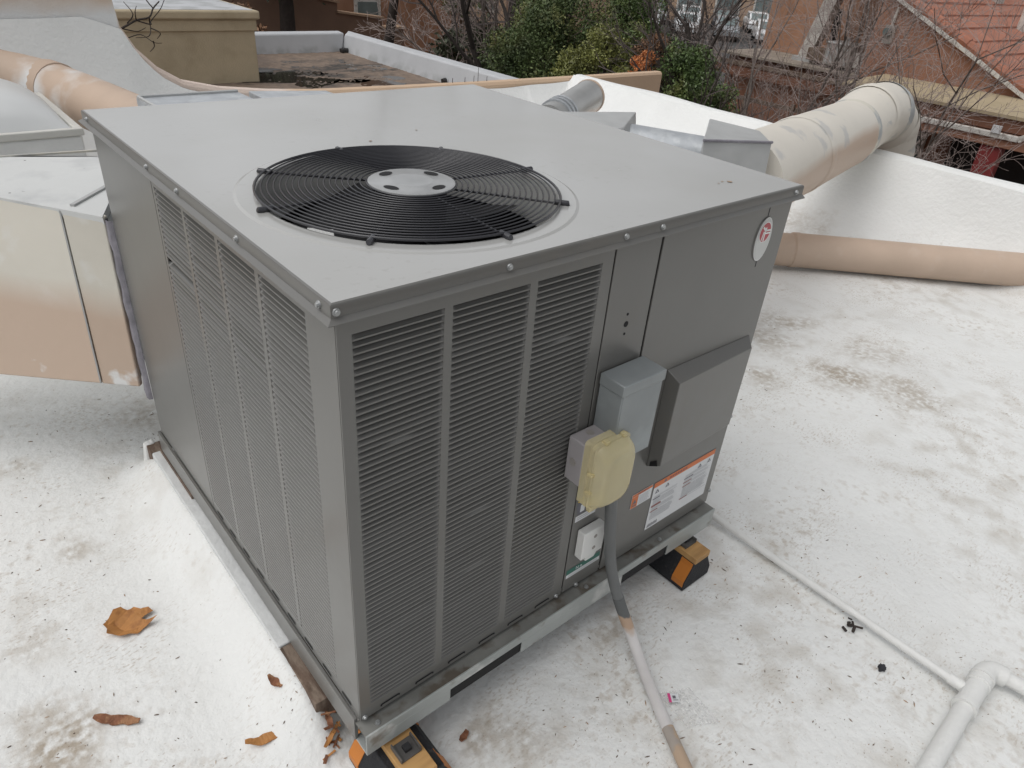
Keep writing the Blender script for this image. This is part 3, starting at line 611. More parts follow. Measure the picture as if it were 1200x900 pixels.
# ------------------------------------------------------------------ roof supports under the unit
def support(cx, y0, y1, label, g=0.):
    t = thing('roof_support', (cx, (y0+y1)/2, 0), label, 'roof support', 'rubber roof supports under the front rail')
    zb = -.012
    def sec(y, hw0, hw1, z1, mid): return [(cx-hw0, y, zb), (cx-hw0, y, .020), (cx-hw1-.004, y, mid), (cx-hw1, y, z1), (cx+hw1, y, z1), (cx+hw1+.004, y, mid), (cx+hw0, y, .020), (cx+hw0, y, zb)]
    b = MB(); b.prism(sec(y0, .062+g, .034+g, .083, .066), (0, y1-y0, 0)); b.build('rubber_base', M['rubber'], t, bevel=.002)
    for ya in (y0+.003, y1-.043):
        for s in (-1, 1):
            q = [(cx+s*(.0635+g), ya, .003), (cx+s*(.0635+g), ya, .021), (cx+s*(.0392+g), ya, .067), (cx+s*(.036+g), ya, .080)]
            m = MB(); m.prism(q+[(p[0]-s*.003, p[1], p[2]) for p in q[::-1]], (0, .040, 0)); m.build('reflective_strip', M['orange'], t)
    MB().box((cx-.036, y0-.004, .0835), (cx+.030, y1+.004, .1035)).build('wood_top', M['wood'], t, bevel=.0015)
    m = MB(); m.box((cx-.028, y0+.042, .104), (cx+.022, y0+.085, .1075)); m.box((cx-.028, y0+.042, .1075), (cx-.0245, y0+.085, .1177)); m.box((cx+.0185, y0+.042, .1075), (cx+.022, y0+.085, .1177)); m.build('strut_channel', M['strut'], t, bevel=.0006)
    MB().box((cx-.010, y0+.055, .108), (cx+.006, y0+.07, .1175)).build('bolt', M['black_metal'], t)
    return t
support(.072, -.125, .055, 'black and orange roof support under the near front corner of the unit', .016)
support(1.062, -.088, .150, 'black and orange roof support under the far right end of the front rail')
# curb under the left side
cb = thing('wood_curb', (-.02, .7, 0), 'white painted wooden curb with bare brown ends under the left side of the unit', 'curb')
MB().box((-.034, .335, -.02), (.03, 1.245, .1005)).build('painted_board', M['curb_paint'], cb, bevel=.004)
MB().box((-.031, .150, -.02), (.03, .333, .097)).build('bare_block', M['oldwood'], cb, bevel=.002, label='bare brown near end of the curb')
MB().box((-.035, 1.247, -.02), (.03, 1.30, .099)).build('bare_block', M['oldwood'], cb, bevel=.002, label='bare brown far end of the curb')
MB().box((-.010, .96, .1007), (-.0012, 1.24, .1172)).build('shim', M['oldwood'], cb)
MB().hexa([(-.052, 1.29, -.01), (-.006, 1.29, -.01), (-.006, 1.33, -.01), (-.052, 1.33, -.01)], [(-.04, 1.292, .100), (-.008, 1.292, .106), (-.008, 1.32, .106), (-.04, 1.32, .100)]).build('coated_end', M['white_coat'], cb, bevel=.008, seg=3)

# ------------------------------------------------------------------ white drain pipes on the roof
dp = thing('drain_pipe', (1.31, -.4, 0), 'thin white drain pipe along the roof joined to a thick white pipe by a tee', 'pipe')
dz = .012
MB().tube([(1.325, 1.15, dz), (1.322, .3, dz), (1.318, -.3, dz+.002), (1.3105, -.755, .0245)], .0112, 14).build('thin_pipe', M['white_coat'], dp, smooth=60)
MB().tube([(1.3125, -.712, .023), (1.3108, -.756, .0245)], .0148, 14).build('reducer', M['white_coat'], dp, smooth=40)
MB().tube([(.55, -.80, .018), (.95, -.788, .020), (1.27, -.772, .026)], .0225, 18).build('thick_pipe', M['white_coat'], dp, smooth=60)
MB().tube([(1.245, -.7733, .026), (1.262, -.7723, .0262), (1.2625, -.7723, .0262), (1.345, -.769, .027), (1.3455, -.769, .027), (1.362, -.768, .027)], [.029, .029, .026, .026, .029, .029], 20).build('tee', M['white_coat'], dp, smooth=40)
MB().tube(smooth_path([(1.362, -.768, .027), (1.402, -.766, .027), (1.425, -.778, .026), (1.436, -.805, .024)], 5), .0265, 18).build('elbow', M['white_coat'], dp, smooth=40)
MB().tube([(1.372, -.7677, .027), (1.384, -.767, .027)], .030, 20).build('collar', M['white_coat'], dp, smooth=40)
MB().tube([(1.436, -.80, .024), (1.455, -.92, .02), (1.52, -1.3, .014), (1.6, -1.8, .012)], .0185, 16).build('side_pipe', M['white_coat'], dp, smooth=60)
tp = thing('roof_duct', (3.8, .6, .1), 'round tan painted pipe lying across the roof on the right', 'duct')
MB().tube([(2.3, 2.36, .10), (3.55, 1.19, .10), (3.62, 1.125, .10)], .098, 24).build('near_pipe', M['tan'], tp, smooth=60)
MB().tube([(3.58, 1.165, .102), (3.86, .905, .102), (4.645, .175, .102)], .101, 24).build('far_pipe', M['tan'], tp, smooth=60)
MB().tube(smooth_path([(4.63, .19, .102), (4.665, .13, .102), (4.67, .0, .102), (4.67, -1.6, .102)], 4), .098, 24).build('end_pipe', M['tan'], tp, smooth=60)
MB().tube([(3.585, 1.16, .102), (3.61, 1.137, .102)], .104, 24).build('joint_band', M['tan'], tp, smooth=40)

# ------------------------------------------------------------------ left duct, skylight, tan pipe
ld = thing('supply_duct', (-.3, 1.7, 0), 'boxy duct with cream and tan painted face leaving the left rear of the unit', 'duct')
tr = Vector((-.016, 1.232, .872)); tl = Vector((-.112, 1.375, .871)); br = Vector((-.024, 1.236, .35)); bl = Vector((-.107, 1.315, .35))
dt = Vector((-.18, .267, 0)).normalized(); db = Vector((-.308, .285, 0)).normalized()
tl2 = tr+dt*1.15; bl2 = br+db*1.25; bl_m = br+db*.115; tl_m = tr+dt*.135
back = Vector((.62, .62, 0))
def slab(a, b, c, d_, mat, name, th=.02, parent=ld):
    nrm = (Vector(b)-Vector(a)).cross(Vector(d_)-Vector(a)).normalized()*th
    return MB().hexa([a, b, c, d_], [Vector(p)+nrm for p in (a, b, c, d_)]).build(name, mat, parent, bevel=.004)
slab(br, bl_m+(br-bl_m)*.02, tl_m+(tr-tl_m)*.02, tr, M['duct_side'], 'face_panel')
slab(bl_m, bl2, tl2, tl_m, M['duct_side'], 'face_panel')
MB().bar(bl_m+Vector((-.001, -.001, .003)), tl_m+Vector((-.001, -.001, -.003)), .004, .004).build('seam', M['zinc_dull'], ld)
far_r = Vector((.20, 1.76, .872)); far_l = Vector((-.62, 2.12, .872))
MB().hexa([tr+Vector((0, 0, -.02)), far_r+Vector((0, 0, -.02)), far_l+Vector((0, 0, -.02)), tl2+Vector((0, 0, -.02))], [tr+Vector((-.002, -.002, .002)), far_r+Vector((0, 0, .002)), far_l+Vector((0, 0, .002)), tl2+Vector((-.002, -.002, .002))]).build('top_panel', M['duct_top'], ld, bevel=.003)
MB().bar(tl_m+Vector((.03, .0, .004)), (.10, 1.52, .876), .012, .008).build('seam', M['zinc_dull'], ld)
MB().bar((-.35, 1.93, .8755), (.16, 1.86, .8755), .006, .006).build('seam', M['seam'], ld)
MB().hexa([br+Vector((.01, .03, 0)), bl2+Vector((.03, .03, 0)), far_l+Vector((0, -.03, -.52)), far_r+Vector((-.02, -.02, -.52))], [tr+Vector((.01, .03, -.03)), tl2+Vector((.03, .03, -.03)), far_l+Vector((0, -.03, -.03)), far_r+Vector((-.02, -.02, -.03))]).build('duct_core', M['duct_top'], ld)
MB().hexa([(.18, 1.98, -.03), (-1.3, 3.35, -.03), (-1.0, 3.7, -.03), (.5, 2.3, -.03)], [(.18, 1.98, .40), (-1.3, 3.35, .40), (-1.0, 3.7, .40), (.5, 2.3, .40)]).build('light_blocker', M['white_coat'], ld)  # unseen box added behind the duct, blocks light reaching the roof beneath
fl = MB(); vs = []; zz_ = np.linspace(.31, .865, 20)
for k, z in enumerate(zz_): w_ = .005+.0012*math.sin(k*1.9)+.0022*random.random(); vs += [(-.0005, 1.2135, z), (-.008-w_*.5, 1.218, z), (-.008-w_, 1.232, z), (-.004, 1.243, z)]
fl.add(vs, [(4*k+i, 4*k+i+1, 4*k+i+5, 4*k+i+4) for k in range(len(zz_)-1) for i in range(3)]); fl.build('sealant_strip', M['mastic'], ld, smooth=60)
# skylight
sk = thing('skylight', (-.13, 2.95, .5), 'white domed acrylic skylight in a pale frame behind the boxy duct', 'skylight')
sx0, sx1, sy0, sy1, sz = -.52, .245, 2.585, 3.345, .78
MB().box((sx0+.008, sy0+.008, -.02), (sx1-.008, sy1-.008, sz-.028)).build('curb', M['white_coat'], sk, bevel=.01)
m_ = MB()
for a, b in (((sx0, sy0, sz-.028), (sx1, sy0+.03, sz)), ((sx0, sy1-.03, sz-.028), (sx1, sy1, sz)), ((sx0, sy0+.032, sz-.028), (sx0+.03, sy1-.032, sz)), ((sx1-.03, sy0+.032, sz-.028), (sx1, sy1-.032, sz))): m_.box(a, b)
m_.build('frame', M['skyframe'], sk, bevel=.004)
n = 24; vs = []
for j in range(n+1):
    for i in range(n+1):
        u, v = i/n*2-1, j/n*2-1; hgt = .155*(max(0, (1-abs(u)**2.6))*max(0, (1-abs(v)**2.6)))**.62
        vs.append(((sx0+sx1)/2+u*(sx1-sx0-.06)/2, (sy0+sy1)/2+v*(sy1-sy0-.06)/2, sz-.012+hgt))
MB().add(vs, [(j*(n+1)+i, j*(n+1)+i+1, (j+1)*(n+1)+i+1, (j+1)*(n+1)+i) for j in range(n) for i in range(n)]).build('dome', M['skyglass'], sk, smooth=60)
# tan pipe behind it
pp = thing('roof_duct', (.3, 3.7, .6), 'fat tan pipe with a flattened elbow behind the skylight', 'duct')
MB().tube(smooth_path([(-1.6, 4.12, .86), (-.1, 3.92, .80), (.20, 3.84, .765), (.36, 3.66, .735)], 5), .125, 24).build('left_run', M['tan_splashed'], pp, smooth=60)
MB().tube(smooth_path([(.35, 3.68, .735), (.44, 3.42, .715), (.52, 3.05, .70), (.60, 2.5, .70)], 5), .128, 24).build('right_run', M['tan_splashed'], pp, smooth=60)
MB().tube([(.345, 3.70, .737), (.375, 3.62, .731)], .133, 24).build('joint_band', M['tan'], pp, smooth=40)
MB().tube([(.0, 3.90, 0), (.0, 3.90, .70)], .03, 10).build('stand', M['zinc_dull'], pp)
def lump(name, c, rad, sx, label):
    bm = bmesh.new(); bmesh.ops.create_icosphere(bm, subdivisions=3, radius=1)
    for v in bm.verts:
        k = 1+.22*math.sin(v.co.x*4+c[0]*9)*math.cos(v.co.y*5)+.12*math.sin(v.co.z*9+v.co.x*7); v.co = Vector((v.co.x*sx[0], v.co.y*sx[1], v.co.z*sx[2]))*rad*k
    me = bpy.data.meshes.new(name); bm.to_mesh(me); bm.free(); me.materials.append(M['foam']); me.polygons.foreach_set('use_smooth', [True]*len(me.polygons))
    o = bpy.data.objects.new(name, me); COL.objects.link(o); o.location = c; ORG[o.name] = Vector(c); return o
# ------------------------------------------------------------------ ducts behind the unit
def boot(name, lo, hi, mat, label, base=None):
    t = thing(name, (sum(p[0] for p in lo)/4, sum(p[1] for p in lo)/4, lo[0][2]), label, 'duct box')
    MB().hexa(lo, hi).build('box_body', mat, t, bevel=.004)
    return t
b1 = boot('duct_box', [(.30, 1.25, -.02), (.70, 1.25, -.02), (.70, 2.0, -.02), (.30, 2.0, -.02)], [(.30, 1.25, 1.0), (.70, 1.25, 1.0), (.665, 2.0, 1.006), (.315, 2.0, 1.006)], M['zinc'], 'low galvanised duct box behind the left rear edge of the unit')
MB().tube([(.318, 1.98, 1.009), (.662, 1.98, 1.009)], .006, 6).build('seam', M['zinc_dull'], b1)
MB().tube([(.318, 1.98, 1.009), (.34, 1.28, 1.003)], .006, 6).build('seam', M['zinc_dull'], b1)
b2 = boot('duct_box', [(.70, 1.25, -.02), (1.06, 1.25, -.02), (1.04, 1.99, -.02), (.705, 1.99, -.02)], [(.735, 1.25, .985), (1.06, 1.25, .985), (1.02, 1.98, .992), (.71, 2.0, 1.003)], M['zinc'], 'second galvanised duct box behind the middle of the rear edge')
b3 = boot('duct_box', [(1.20, 1.0, -.02), (2.00, .98, -.02), (2.19, 1.36, -.02), (1.5, 1.62, -.02)], [(1.30, 1.02, .985), (1.90, 1.165, .95), (2.20, 1.363, .95), (1.84, 1.50, .95)], M['zinc_dull'], 'wedge shaped galvanised duct box behind the far rear edge, left of the short pipe')
b4 = boot('duct_box', [(2.05, .80, -.02), (2.28, .66, -.02), (2.70, .96, -.02), (2.5, 1.2, -.02)], [(2.105, .92, .935), (2.46, .825, .915), (2.64, 1.0, .91), (2.44, 1.14, .95)], M['zinc_dull'], 'galvanised box where the thick cream duct starts, right of the short pipe')
b4s = MB().tube([(2.105, .918, .937), (2.46, .823, .917)], .006, 6).build('seam', M['mastic'], b4)
sp = thing('round_duct', (2.2, 1.2, .8), 'short round galvanised pipe between two duct boxes behind the unit', 'duct')
MB().tube([(2.02, 1.34, .85), (2.30, .97, .83)], .082, 20).build('pipe_body', M['zinc'], sp, smooth=60)
rd = thing('round_duct', (2.6, 2.2, 0), 'round silver duct with a tan capped end below the white parapet corner', 'duct')
MB().tube([(2.35, 2.07, .74), (2.86, 2.29, .80)], .095, 24).build('pipe_body', M['roundduct'], rd, smooth=60)
MB().tube([(2.36, 2.075, -.02), (2.36, 2.075, .745)], .093, 20).build('drop_pipe', M['zinc'], rd, smooth=50)
for k in range(3): MB().tube([(2.42+.035*k, 2.10+.015*k, .748+.004*k), (2.435+.035*k, 2.1065+.015*k, .750+.004*k)], .105, 24).build('ring_band', M['zinc'], rd, smooth=40)
MB().tube([(2.858, 2.289, .80), (2.875, 2.296, .802)], .098, 24).build('end_cap', M['tan'], rd, smooth=40)
# the thick elbow over the parapet
bd_ = thing('roof_duct', (4., 1.35, 0), 'thick cream and tan duct with a segmented elbow bending down over the right parapet', 'duct')
P = [Vector(p) for p in ((2.50, .96, .70), (3.4, 1.20, .665), (4.42, 1.435, .640), (4.80, 1.50, .705), (5.06, 1.53, .700), (5.27, 1.545, .60), (5.37, 1.55, .40), (5.38, 1.55, -.4))]
RD = .205
for i in range(len(P)-1):
    n_ = ['main_run', 'main_run', 'elbow_segment', 'elbow_segment', 'elbow_segment', 'elbow_segment', 'drop_run'][i]
    d_ = (P[i+1]-P[i]).normalized()
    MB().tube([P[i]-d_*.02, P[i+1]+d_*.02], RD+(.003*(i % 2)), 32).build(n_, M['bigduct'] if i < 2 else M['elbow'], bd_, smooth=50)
    if i >= 1:
        dd = ((P[i]-P[i-1]).normalized()+d_).normalized()
        MB().tube([P[i]-dd*.055, P[i]-dd*.03, P[i]+dd*.03, P[i]+dd*.055], [RD+.002, RD+.0065, RD+.0065, RD+.002], 32, caps=False).build('seam_band', M['seam'] if i in (2, 4) else M['bigduct'] if i < 2 else M['elbow'], bd_, smooth=50)

# ------------------------------------------------------------------ neighbouring buildings
nb = thing('flat_roofed_building', (6, 10, GZ), 'lower flat roofed building with puddles on gravel and a white parapet', 'building')
MB().box((-3, 4.65, GZ), (7.9, 14.3, -.78)).build('wall', M['stucco_brown'], nb)
# gravel sheet, gently uneven so that water stands on it
gx, gy = np.linspace(-2.9, 7.68, 240), np.linspace(4.7, 14.08, 240); GX, GY = np.meshgrid(gx, gy)
GZZ = -.755+.008*np.sin(GX*1.7)*np.cos(GY*1.3)+.004*np.sin(GX*7.3+GY*3.1)*np.sin(GY*6.1-GX*2.3)+RNG.normal(0, .0030, GX.shape); Vg = np.stack([GX, GY, GZZ], -1).reshape(-1, 3); ii = (np.arange(239)[:, None]*240+np.arange(239)[None, :]).ravel()
npmesh('gravel_surface', Vg, np.stack([ii, ii+1, ii+241, ii+240], 1), M['gravel'], nb, smooth=True)
m_ = MB(); m_.hexa([(7.62, 4.66, -.79), (7.92, 4.66, -.79), (7.92, 14.32, -.79), (7.62, 14.32, -.79)], [(7.70, 4.66, -.41), (7.92, 4.66, -.39), (7.92, 14.32, -.39), (7.70, 14.02, -.41)])
m_.build('parapet', M['white_roof_far'], nb, bevel=.03)
m_ = MB(); m_.hexa([(4.69, 14.0, -.79), (7.60, 14.0, -.79), (7.60, 14.31, -.79), (4.69, 14.31, -.79)], [(4.69, 14.07, -.41), (7.695, 14.07, -.41), (7.695, 14.31, -.39), (4.69, 14.31, -.39)])
m_.build('parapet', M['white_roof_far'], nb, bevel=.03)
def blob(cx, cy, rx, ry, z, seed):
    rg = random.Random(seed); ph = [rg.uniform(0, 6.28) for _ in range(6)]
    return [(cx+rx*math.cos(t)*(1+.22*math.sin(3*t+ph[0])+.16*math.sin(5*t+ph[1])+.12*math.sin(9*t+ph[2])+.07*math.sin(17*t+ph[3])), cy+ry*math.sin(t)*(1+.22*math.sin(4*t+ph[4])+.16*math.sin(7*t+ph[5])+.1*math.sin(11*t+ph[0])), z) for t in np.linspace(0, 2*math.pi, 64, False)]
for k, (x, y, rx, ry) in enumerate(((5.6, 11.5, .95, .75), (6.45, 12.15, .75, .55), (6.5, 10.9, .6, .5), (7.25, 12.05, .16, .22), (5.0, 12.35, .35, .3), (6.9, 12.9, .22, .2), (6.0, 13.0, .2, .14))):
    MB().quad(*blob(x, y, rx, ry, -.7528, k)).build('puddle', M['water'], nb)
for x, y in ((7.50, 13.86), (7.60, 10.35)):
    MB().tube([(x+.14, y, -.72), (x+.02, y, -.71), (x-.02, y, -.72)], .055, 10).build('drain_scupper', M['dark'], nb)
bb = thing('beige_block', (3, 13, -.8), 'beige stucco roof block with a double banded cap behind the sweeping parapet', 'building')
MB().box((-3, 11.4, -.8), (4.66, 15.5, .08)).build('wall', M['stucco_beige'], bb, bevel=.015)
MB().box((-3.03, 11.37, -.005), (4.69, 15.53, .155)).build('lower_band', M['stucco_beige'], bb, bevel=.012)
MB().box((-3.08, 11.32, .157), (4.74, 15.58, .285)).build('cap_band', M['stucco_beige'], bb, bevel=.03)
MB().box((-3.0, 11.40, .25), (4.66, 15.5, .291)).build('roof', M['white_roof_far'], bb, bevel=.003)
MB().box((1.0, 13.2, .28), (2.6, 15, .75)).build('roof_hump', M['white_roof_far'], bb, bevel=.15, seg=4)
s1 = thing('stepped_wall_house', (10, 24, GZ), 'brown and orange stucco house with a stepped garden wall and one white framed window', 'house')
m_ = MB(); prof = [(3.0, GZ), (14.2, GZ), (14.2, -1.35), (13.35, -1.32), (13.35, -1.04), (12.4, -.94), (11.75, -.87), (11.75, -.60), (11.2, -.52), (10.2, -.32), (10.2, 1.5), (3.0, 1.5)]
m_.prism([(x, 21.9, z) for x, z in prof], (0, .4, 0)); m_.build('wall', M['stucco_brown'], s1)
m_ = MB()
for (xa, xb, za, zb) in ((13.35, 14.25, -1.35, -1.33), (12.4, 13.4, -.945, -1.04), (11.72, 12.42, -.87, -.945), (11.15, 11.8, -.51, -.60)): m_.hexa([(xa, 21.82, za), (xb, 21.82, zb), (xb, 22.36, zb), (xa, 22.36, za)], [(xa, 21.82, za+.06), (xb, 21.82, zb+.06), (xb, 22.36, zb+.06), (xa, 22.36, za+.06)])
m_.build('coping', M['stucco_pale'], s1)
MB().box((9.0, 24.2, GZ), (18.2, 29, 3.2)).build('rear_wall', M['stucco_orange'], s1)
wn = MB(); wn.box((13.62, 24.12, -1.78), (14.66, 24.19, -.62)); wn = wn.build('window', M['trim_white'], s1)
MB().box((13.74, 24.10, -1.62), (14.54, 24.115, -.76)).build('pane', M['window'], wn)
s2 = thing('tan_house', (20, 24, GZ), 'tan stucco house glimpsed behind the leaning dark trunk', 'house')
MB().box((18.6, 21.5, GZ), (25, 30, 2.6)).build('wall', M['stucco_pale'], s2)
for y0 in (22.4, 24.6):
    w_ = MB().box((18.52, y0, -.9), (18.59, y0+1.1, .2)).build('window', M['trim_white'], s2); MB().box((18.50, y0+.1, -.8), (18.515, y0+1.0, .1)).build('pane', M['window'], w_)
MB().box((18.3, 20.9, GZ), (18.58, 21.5, -.3)).build('buttress', M['stucco_brown'], s2)

# far parking lot and the office block behind it
MB().quad((24, 22, GZ+.004), (58, -6, GZ+.004), (100, 42, GZ+.004), (56, 88, GZ+.004)).build('parking_lot', M['asphalt'], kind='structure')
ob = thing('office_building', (56, 40, GZ), 'long tan building with pale framed windows behind the parked cars', 'building')
A0, B0_ = Vector((40, 66, 0)), Vector((68, 31, 0)); ux = (B0_-A0).normalized(); vx = Vector((-ux.y, ux.x, 0)); vx = vx if vx.x > 0 else -vx
def fpt(u, d_, z): return A0+ux*u+vx*d_+Vector((0, 0, z))
def fbox(u0, u1, d0, d1, z0, z1): return MB().hexa([fpt(u0, d0, z0), fpt(u1, d0, z0), fpt(u1, d1, z0), fpt(u0, d1, z0)], [fpt(u0, d0, z1), fpt(u1, d0, z1), fpt(u1, d1, z1), fpt(u0, d1, z1)])
fbox(0, 45, 0, 8, GZ, 2.5).build('wall', M['stucco_pale'], ob)
for k in range(13):
    w_ = fbox(1.2+3.3*k, 3.4+3.3*k, -.08, -.01, GZ+.6, GZ+2.4).build('window', M['trim_white'], ob); fbox(1.35+3.3*k, 3.25+3.3*k, -.1, -.085, GZ+.72, GZ+2.28).build('pane', M['window'], w_)
def car(x, y, rot, paint, label):
    t = thing('parked_car', (x, y, GZ), label, 'car', 'cars parked in front of the office building')
    c, s = math.cos(rot), math.sin(rot)
    def T_(p): return (x+p[0]*c-p[1]*s, y+p[0]*s+p[1]*c, GZ+.01+p[2])
    def pr_(poly, y0, y1, mat, name, bevel=.04, par=t): return MB().prism([T_((a, y0, b)) for a, b in poly], Vector(T_((0, y1, 0)))-Vector(T_((0, y0, 0)))).build(name, mat, par, bevel=bevel)
    pr_([(-2.2, .35), (2.2, .35), (2.25, .7), (1.9, .88), (.9, .95), (-1.9, 1.0), (-2.25, .85)], -.88, .88, paint, 'body')
    pr_([(.95, .94), (.25, 1.43), (-1.2, 1.46), (-1.95, .98)], -.76, .76, paint, 'cabin')
    for sy in (-.775, .765): pr_([(.78, .97), (.2, 1.36), (-1.15, 1.38), (-1.7, 1.0)], sy, sy+.01, M['window'], 'side_window', 0)
    MB().hexa([T_((.98, -.62, .99)), T_((.98, .62, .99)), T_((.93, .62, .99)), T_((.93, -.62, .99))], [T_((.36, -.62, 1.40)), T_((.36, .62, 1.40)), T_((.31, .62, 1.40)), T_((.31, -.62, 1.40))]).build('windscreen', M['window'], t)
    for wx in (-1.35, 1.4):
        for wy in (-.9, .7): MB().cyl(T_((wx, wy, .32)), T_((wx, wy+.2, .32)), .32, n=14).build('wheel', M['tyre'], t)
    for wy in (-.68, .48): MB().box(T_((2.18, wy, .62)), T_((2.26, wy+.2, .76))).build('headlight', M['window'], t)
rt = math.atan2(vx.y, vx.x)+math.pi
cl = [('white', 'white car parked leftmost in the far row'), ('white', 'second white car from the left in the far row'), ('silver', 'silver car third from the left in the far row'), ('white', 'white car just left of the dark car in the far row'), ('dark', 'dark car between two pale cars in the far row'), ('white', 'white car just right of the dark car in the far row'), ('silver', 'silver car rightmost in the far row')]
for k, (p, l) in enumerate(cl):
    q = fpt(20.6+2.75*k, -4.2, 0); car(q.x, q.y, rt+.05*math.sin(k*3), M['car_'+p], l)
cl = [('white', 'white car at the left end of the near row of the lot'), ('white', 'white car in the middle of the near row of the lot'), ('silver', 'silver car in the near row of the lot beside the right white car'), ('white', 'white car at the right end of the near row of the lot')]
for k, (p, l) in enumerate(cl):
    q = fpt(25.6+2.9*k, -12.5, 0); car(q.x, q.y, rt+.05*math.sin(k*2), M['car_'+p], l)

# ------------------------------------------------------------------ orange house on the right
hs_ = thing('orange_house', (18, 6, GZ), 'rust orange stucco house with a red tiled gable and a yellowed porch roof', 'house')
MB().box((18.2, 7.1, GZ), (24, 10.75, 3.2)).build('rear_wall', M['stucco_orange'], hs_)
MB().box((16.6, 6.95, GZ), (18.19, 10.6, -.5)).build('wing_wall', M['stucco_rust'], hs_)
MB().box((16.35, 6.93, -.499), (18.19, 10.75, -.45)).build('flat_roof', M['roof_grey'], hs_)
MB().box((16.28, 6.93, -.70), (16.345, 10.8, -.60)).build('fascia_board', M['oldwood'], hs_, bevel=.005)
MB().box((16.30, 6.93, -.93), (16.36, 10.8, -.72)).build('fascia_board', M['fascia'], hs_)
MB().box((16.1, 6.5, -1.42), (16.17, 10.7, -1.33)).build('rail_board', M['oldwood'], hs_)
for y in (6.9, 8.2, 9.5, 10.5): MB().box((16.05, y, GZ), (16.095, y+.09, -1.25)).build('rail_post', M['oldwood'], hs_)
sl_ = .4636; ry = lambda y: 1.09+sl_*(y-6.38)
m_ = MB(); m_.prism([(16.0, 2.2, GZ), (16.0, 6.92, GZ), (16.0, 6.92, ry(6.92)-.14), (16.0, 2.2, ry(2.2)-.14)], (2.19, 0, 0)); m_.build('gable_wall', M['stucco_rust'], hs_)
m_ = MB(); m_.hexa([(15.86, 2.0, ry(2.0)-.11), (15.99, 2.0, ry(2.0)-.11), (15.99, 8.6, ry(8.6)-.11), (15.86, 8.6, ry(8.6)-.11)], [(15.86, 2.0, ry(2.0)-.02), (15.99, 2.0, ry(2.0)-.02), (15.99, 8.6, ry(8.6)-.02), (15.86, 8.6, ry(8.6)-.02)]); m_.build('rake_board', M['trim_white'], hs_, bevel=.01)
rfm = MB(); rfm.hexa([(15.9, 1.8, ry(1.8)-.016), (25, 1.8, ry(1.8)-.016), (25, 8.6, ry(8.6)-.016), (15.9, 8.6, ry(8.6)-.016)], [(15.9, 1.8, ry(1.8)+.01), (25, 1.8, ry(1.8)+.01), (25, 8.6, ry(8.6)+.01), (15.9, 8.6, ry(8.6)+.01)])
rfm = rfm.build('roof', M['tile'], hs_)
tm = MB(); p_ = .40; tm.hexa([(0, -.02, -.018), (1.18, -.02, -.018), (1.18, p_+.06, sl_*(p_+.06)-.012), (0, p_+.06, sl_*(p_+.06)-.012)], [(0, -.02, .045), (1.18, -.02, .045), (1.18, p_+.06, sl_*(p_+.06)+.012), (0, p_+.06, sl_*(p_+.06)+.012)])
tme = [tm.mesh('tile', M['tile'])]
for k in range(17):
    for q in range(7):
        y = 1.8+p_*k; inst('tile', tme[0], rfm, (16.02+1.2*q+.25*(k % 2)+.02*random.random(), y, ry(y)+.03+.008*random.random()))
for k in range(22):
    y = 1.9+.31*k; m_ = MB(); m_.tube([(15.93, y-.03, ry(y-.03)+.05), (15.93, y+.31, ry(y+.31)+.035)], [.10, .085], 8); m_.build('rake_tile', M['tile'], rfm)
MB().tube([(19.5, 5.3, ry(5.3)), (19.5, 5.3, ry(5.3)+1.1)], .09, 12).build('vent_pipe', M['pipe_white'], hs_); MB().box((20.2, 6.2, ry(6.2)-.1), (20.6, 6.6, ry(6.2)+.55)).build('chimney', M['pipe_white'], hs_)
# porch roof
MB().hexa([(14.1, -2, -.36), (16.0, -2, -.30), (16.0, 6.35, -.30), (14.1, 6.35, -.36)], [(14.1, -2, -.335), (15.995, -2, -.27), (15.995, 6.35, -.27), (14.1, 6.35, -.335)]).build('porch_roof', M['canopy'], hs_)
MB().box((14.12, -2, -.60), (14.17, 6.3, -.365)).build('fascia_board', M['fascia'], hs_)
MB().box((14.06, -2, -.385), (14.115, 6.36, -.333)).build('drip_edge', M['canopy'], hs_)
MB().box((13.96, 2.98, -.70), (14.06, 6.0, -.615)).build('gutter', M['trim_white'], hs_, bevel=.008)
MB().box((14.0, 2.4, -.84), (14.3, 6.3, -.62)).build('beam', M['stucco_rust'], hs_, bevel=.01)
MB().box((13.93, 3.28, -.62), (13.97, 3.42, -.50)).build('bracket', M['label_white'], hs_)
MB().bar((14.0, 2.98, -.66), (13.95, 2.7, -.45), .09, .09).build('downspout', M['trim_white'], hs_)
MB().box((14.0, 4.72, GZ), (14.3, 5.3, -.85)).build('pillar', M['stucco_rust'], hs_, bevel=.01)
MB().box((14.0, 6.0, GZ), (14.3, 6.6, -.85)).build('pillar', M['stucco_rust'], hs_, bevel=.01)
MB().box((14.05, 3.18, GZ), (14.25, 3.52, -.85)).build('red_post', M['red_paint'], hs_)
MB().box((14.05, 2.45, GZ), (14.2, 2.56, -.7)).build('post', M['oldwood'], hs_)
MB().box((15.93, 3.0, GZ), (15.99, 4.6, -1.0)).build('door_opening', M['dark'], hs_)
MB().box((15.5, 3.6, GZ), (15.9, 4.5, -1.9)).build('storage_box', M['ac_grey'], hs_)
m_ = MB().box((15.94, 5.1, -2.2), (15.99, 5.7, -1.2)).build('window', M['trim_white'], hs_); MB().box((15.92, 5.16, -2.14), (15.935, 5.64, -1.26)).build('pane', M['window'], m_)
for y0 in (9.0,):
    m_ = MB().box((18.12, y0, .1), (18.19, y0+.1, .9)).build('corner_trim', M['trim_white'], hs_)
fl_ = thing('flue_duct', (17.2, 8.6, -.45), 'leaning whitewashed square flue standing on the flat roof left of the black pipe', 'flue')
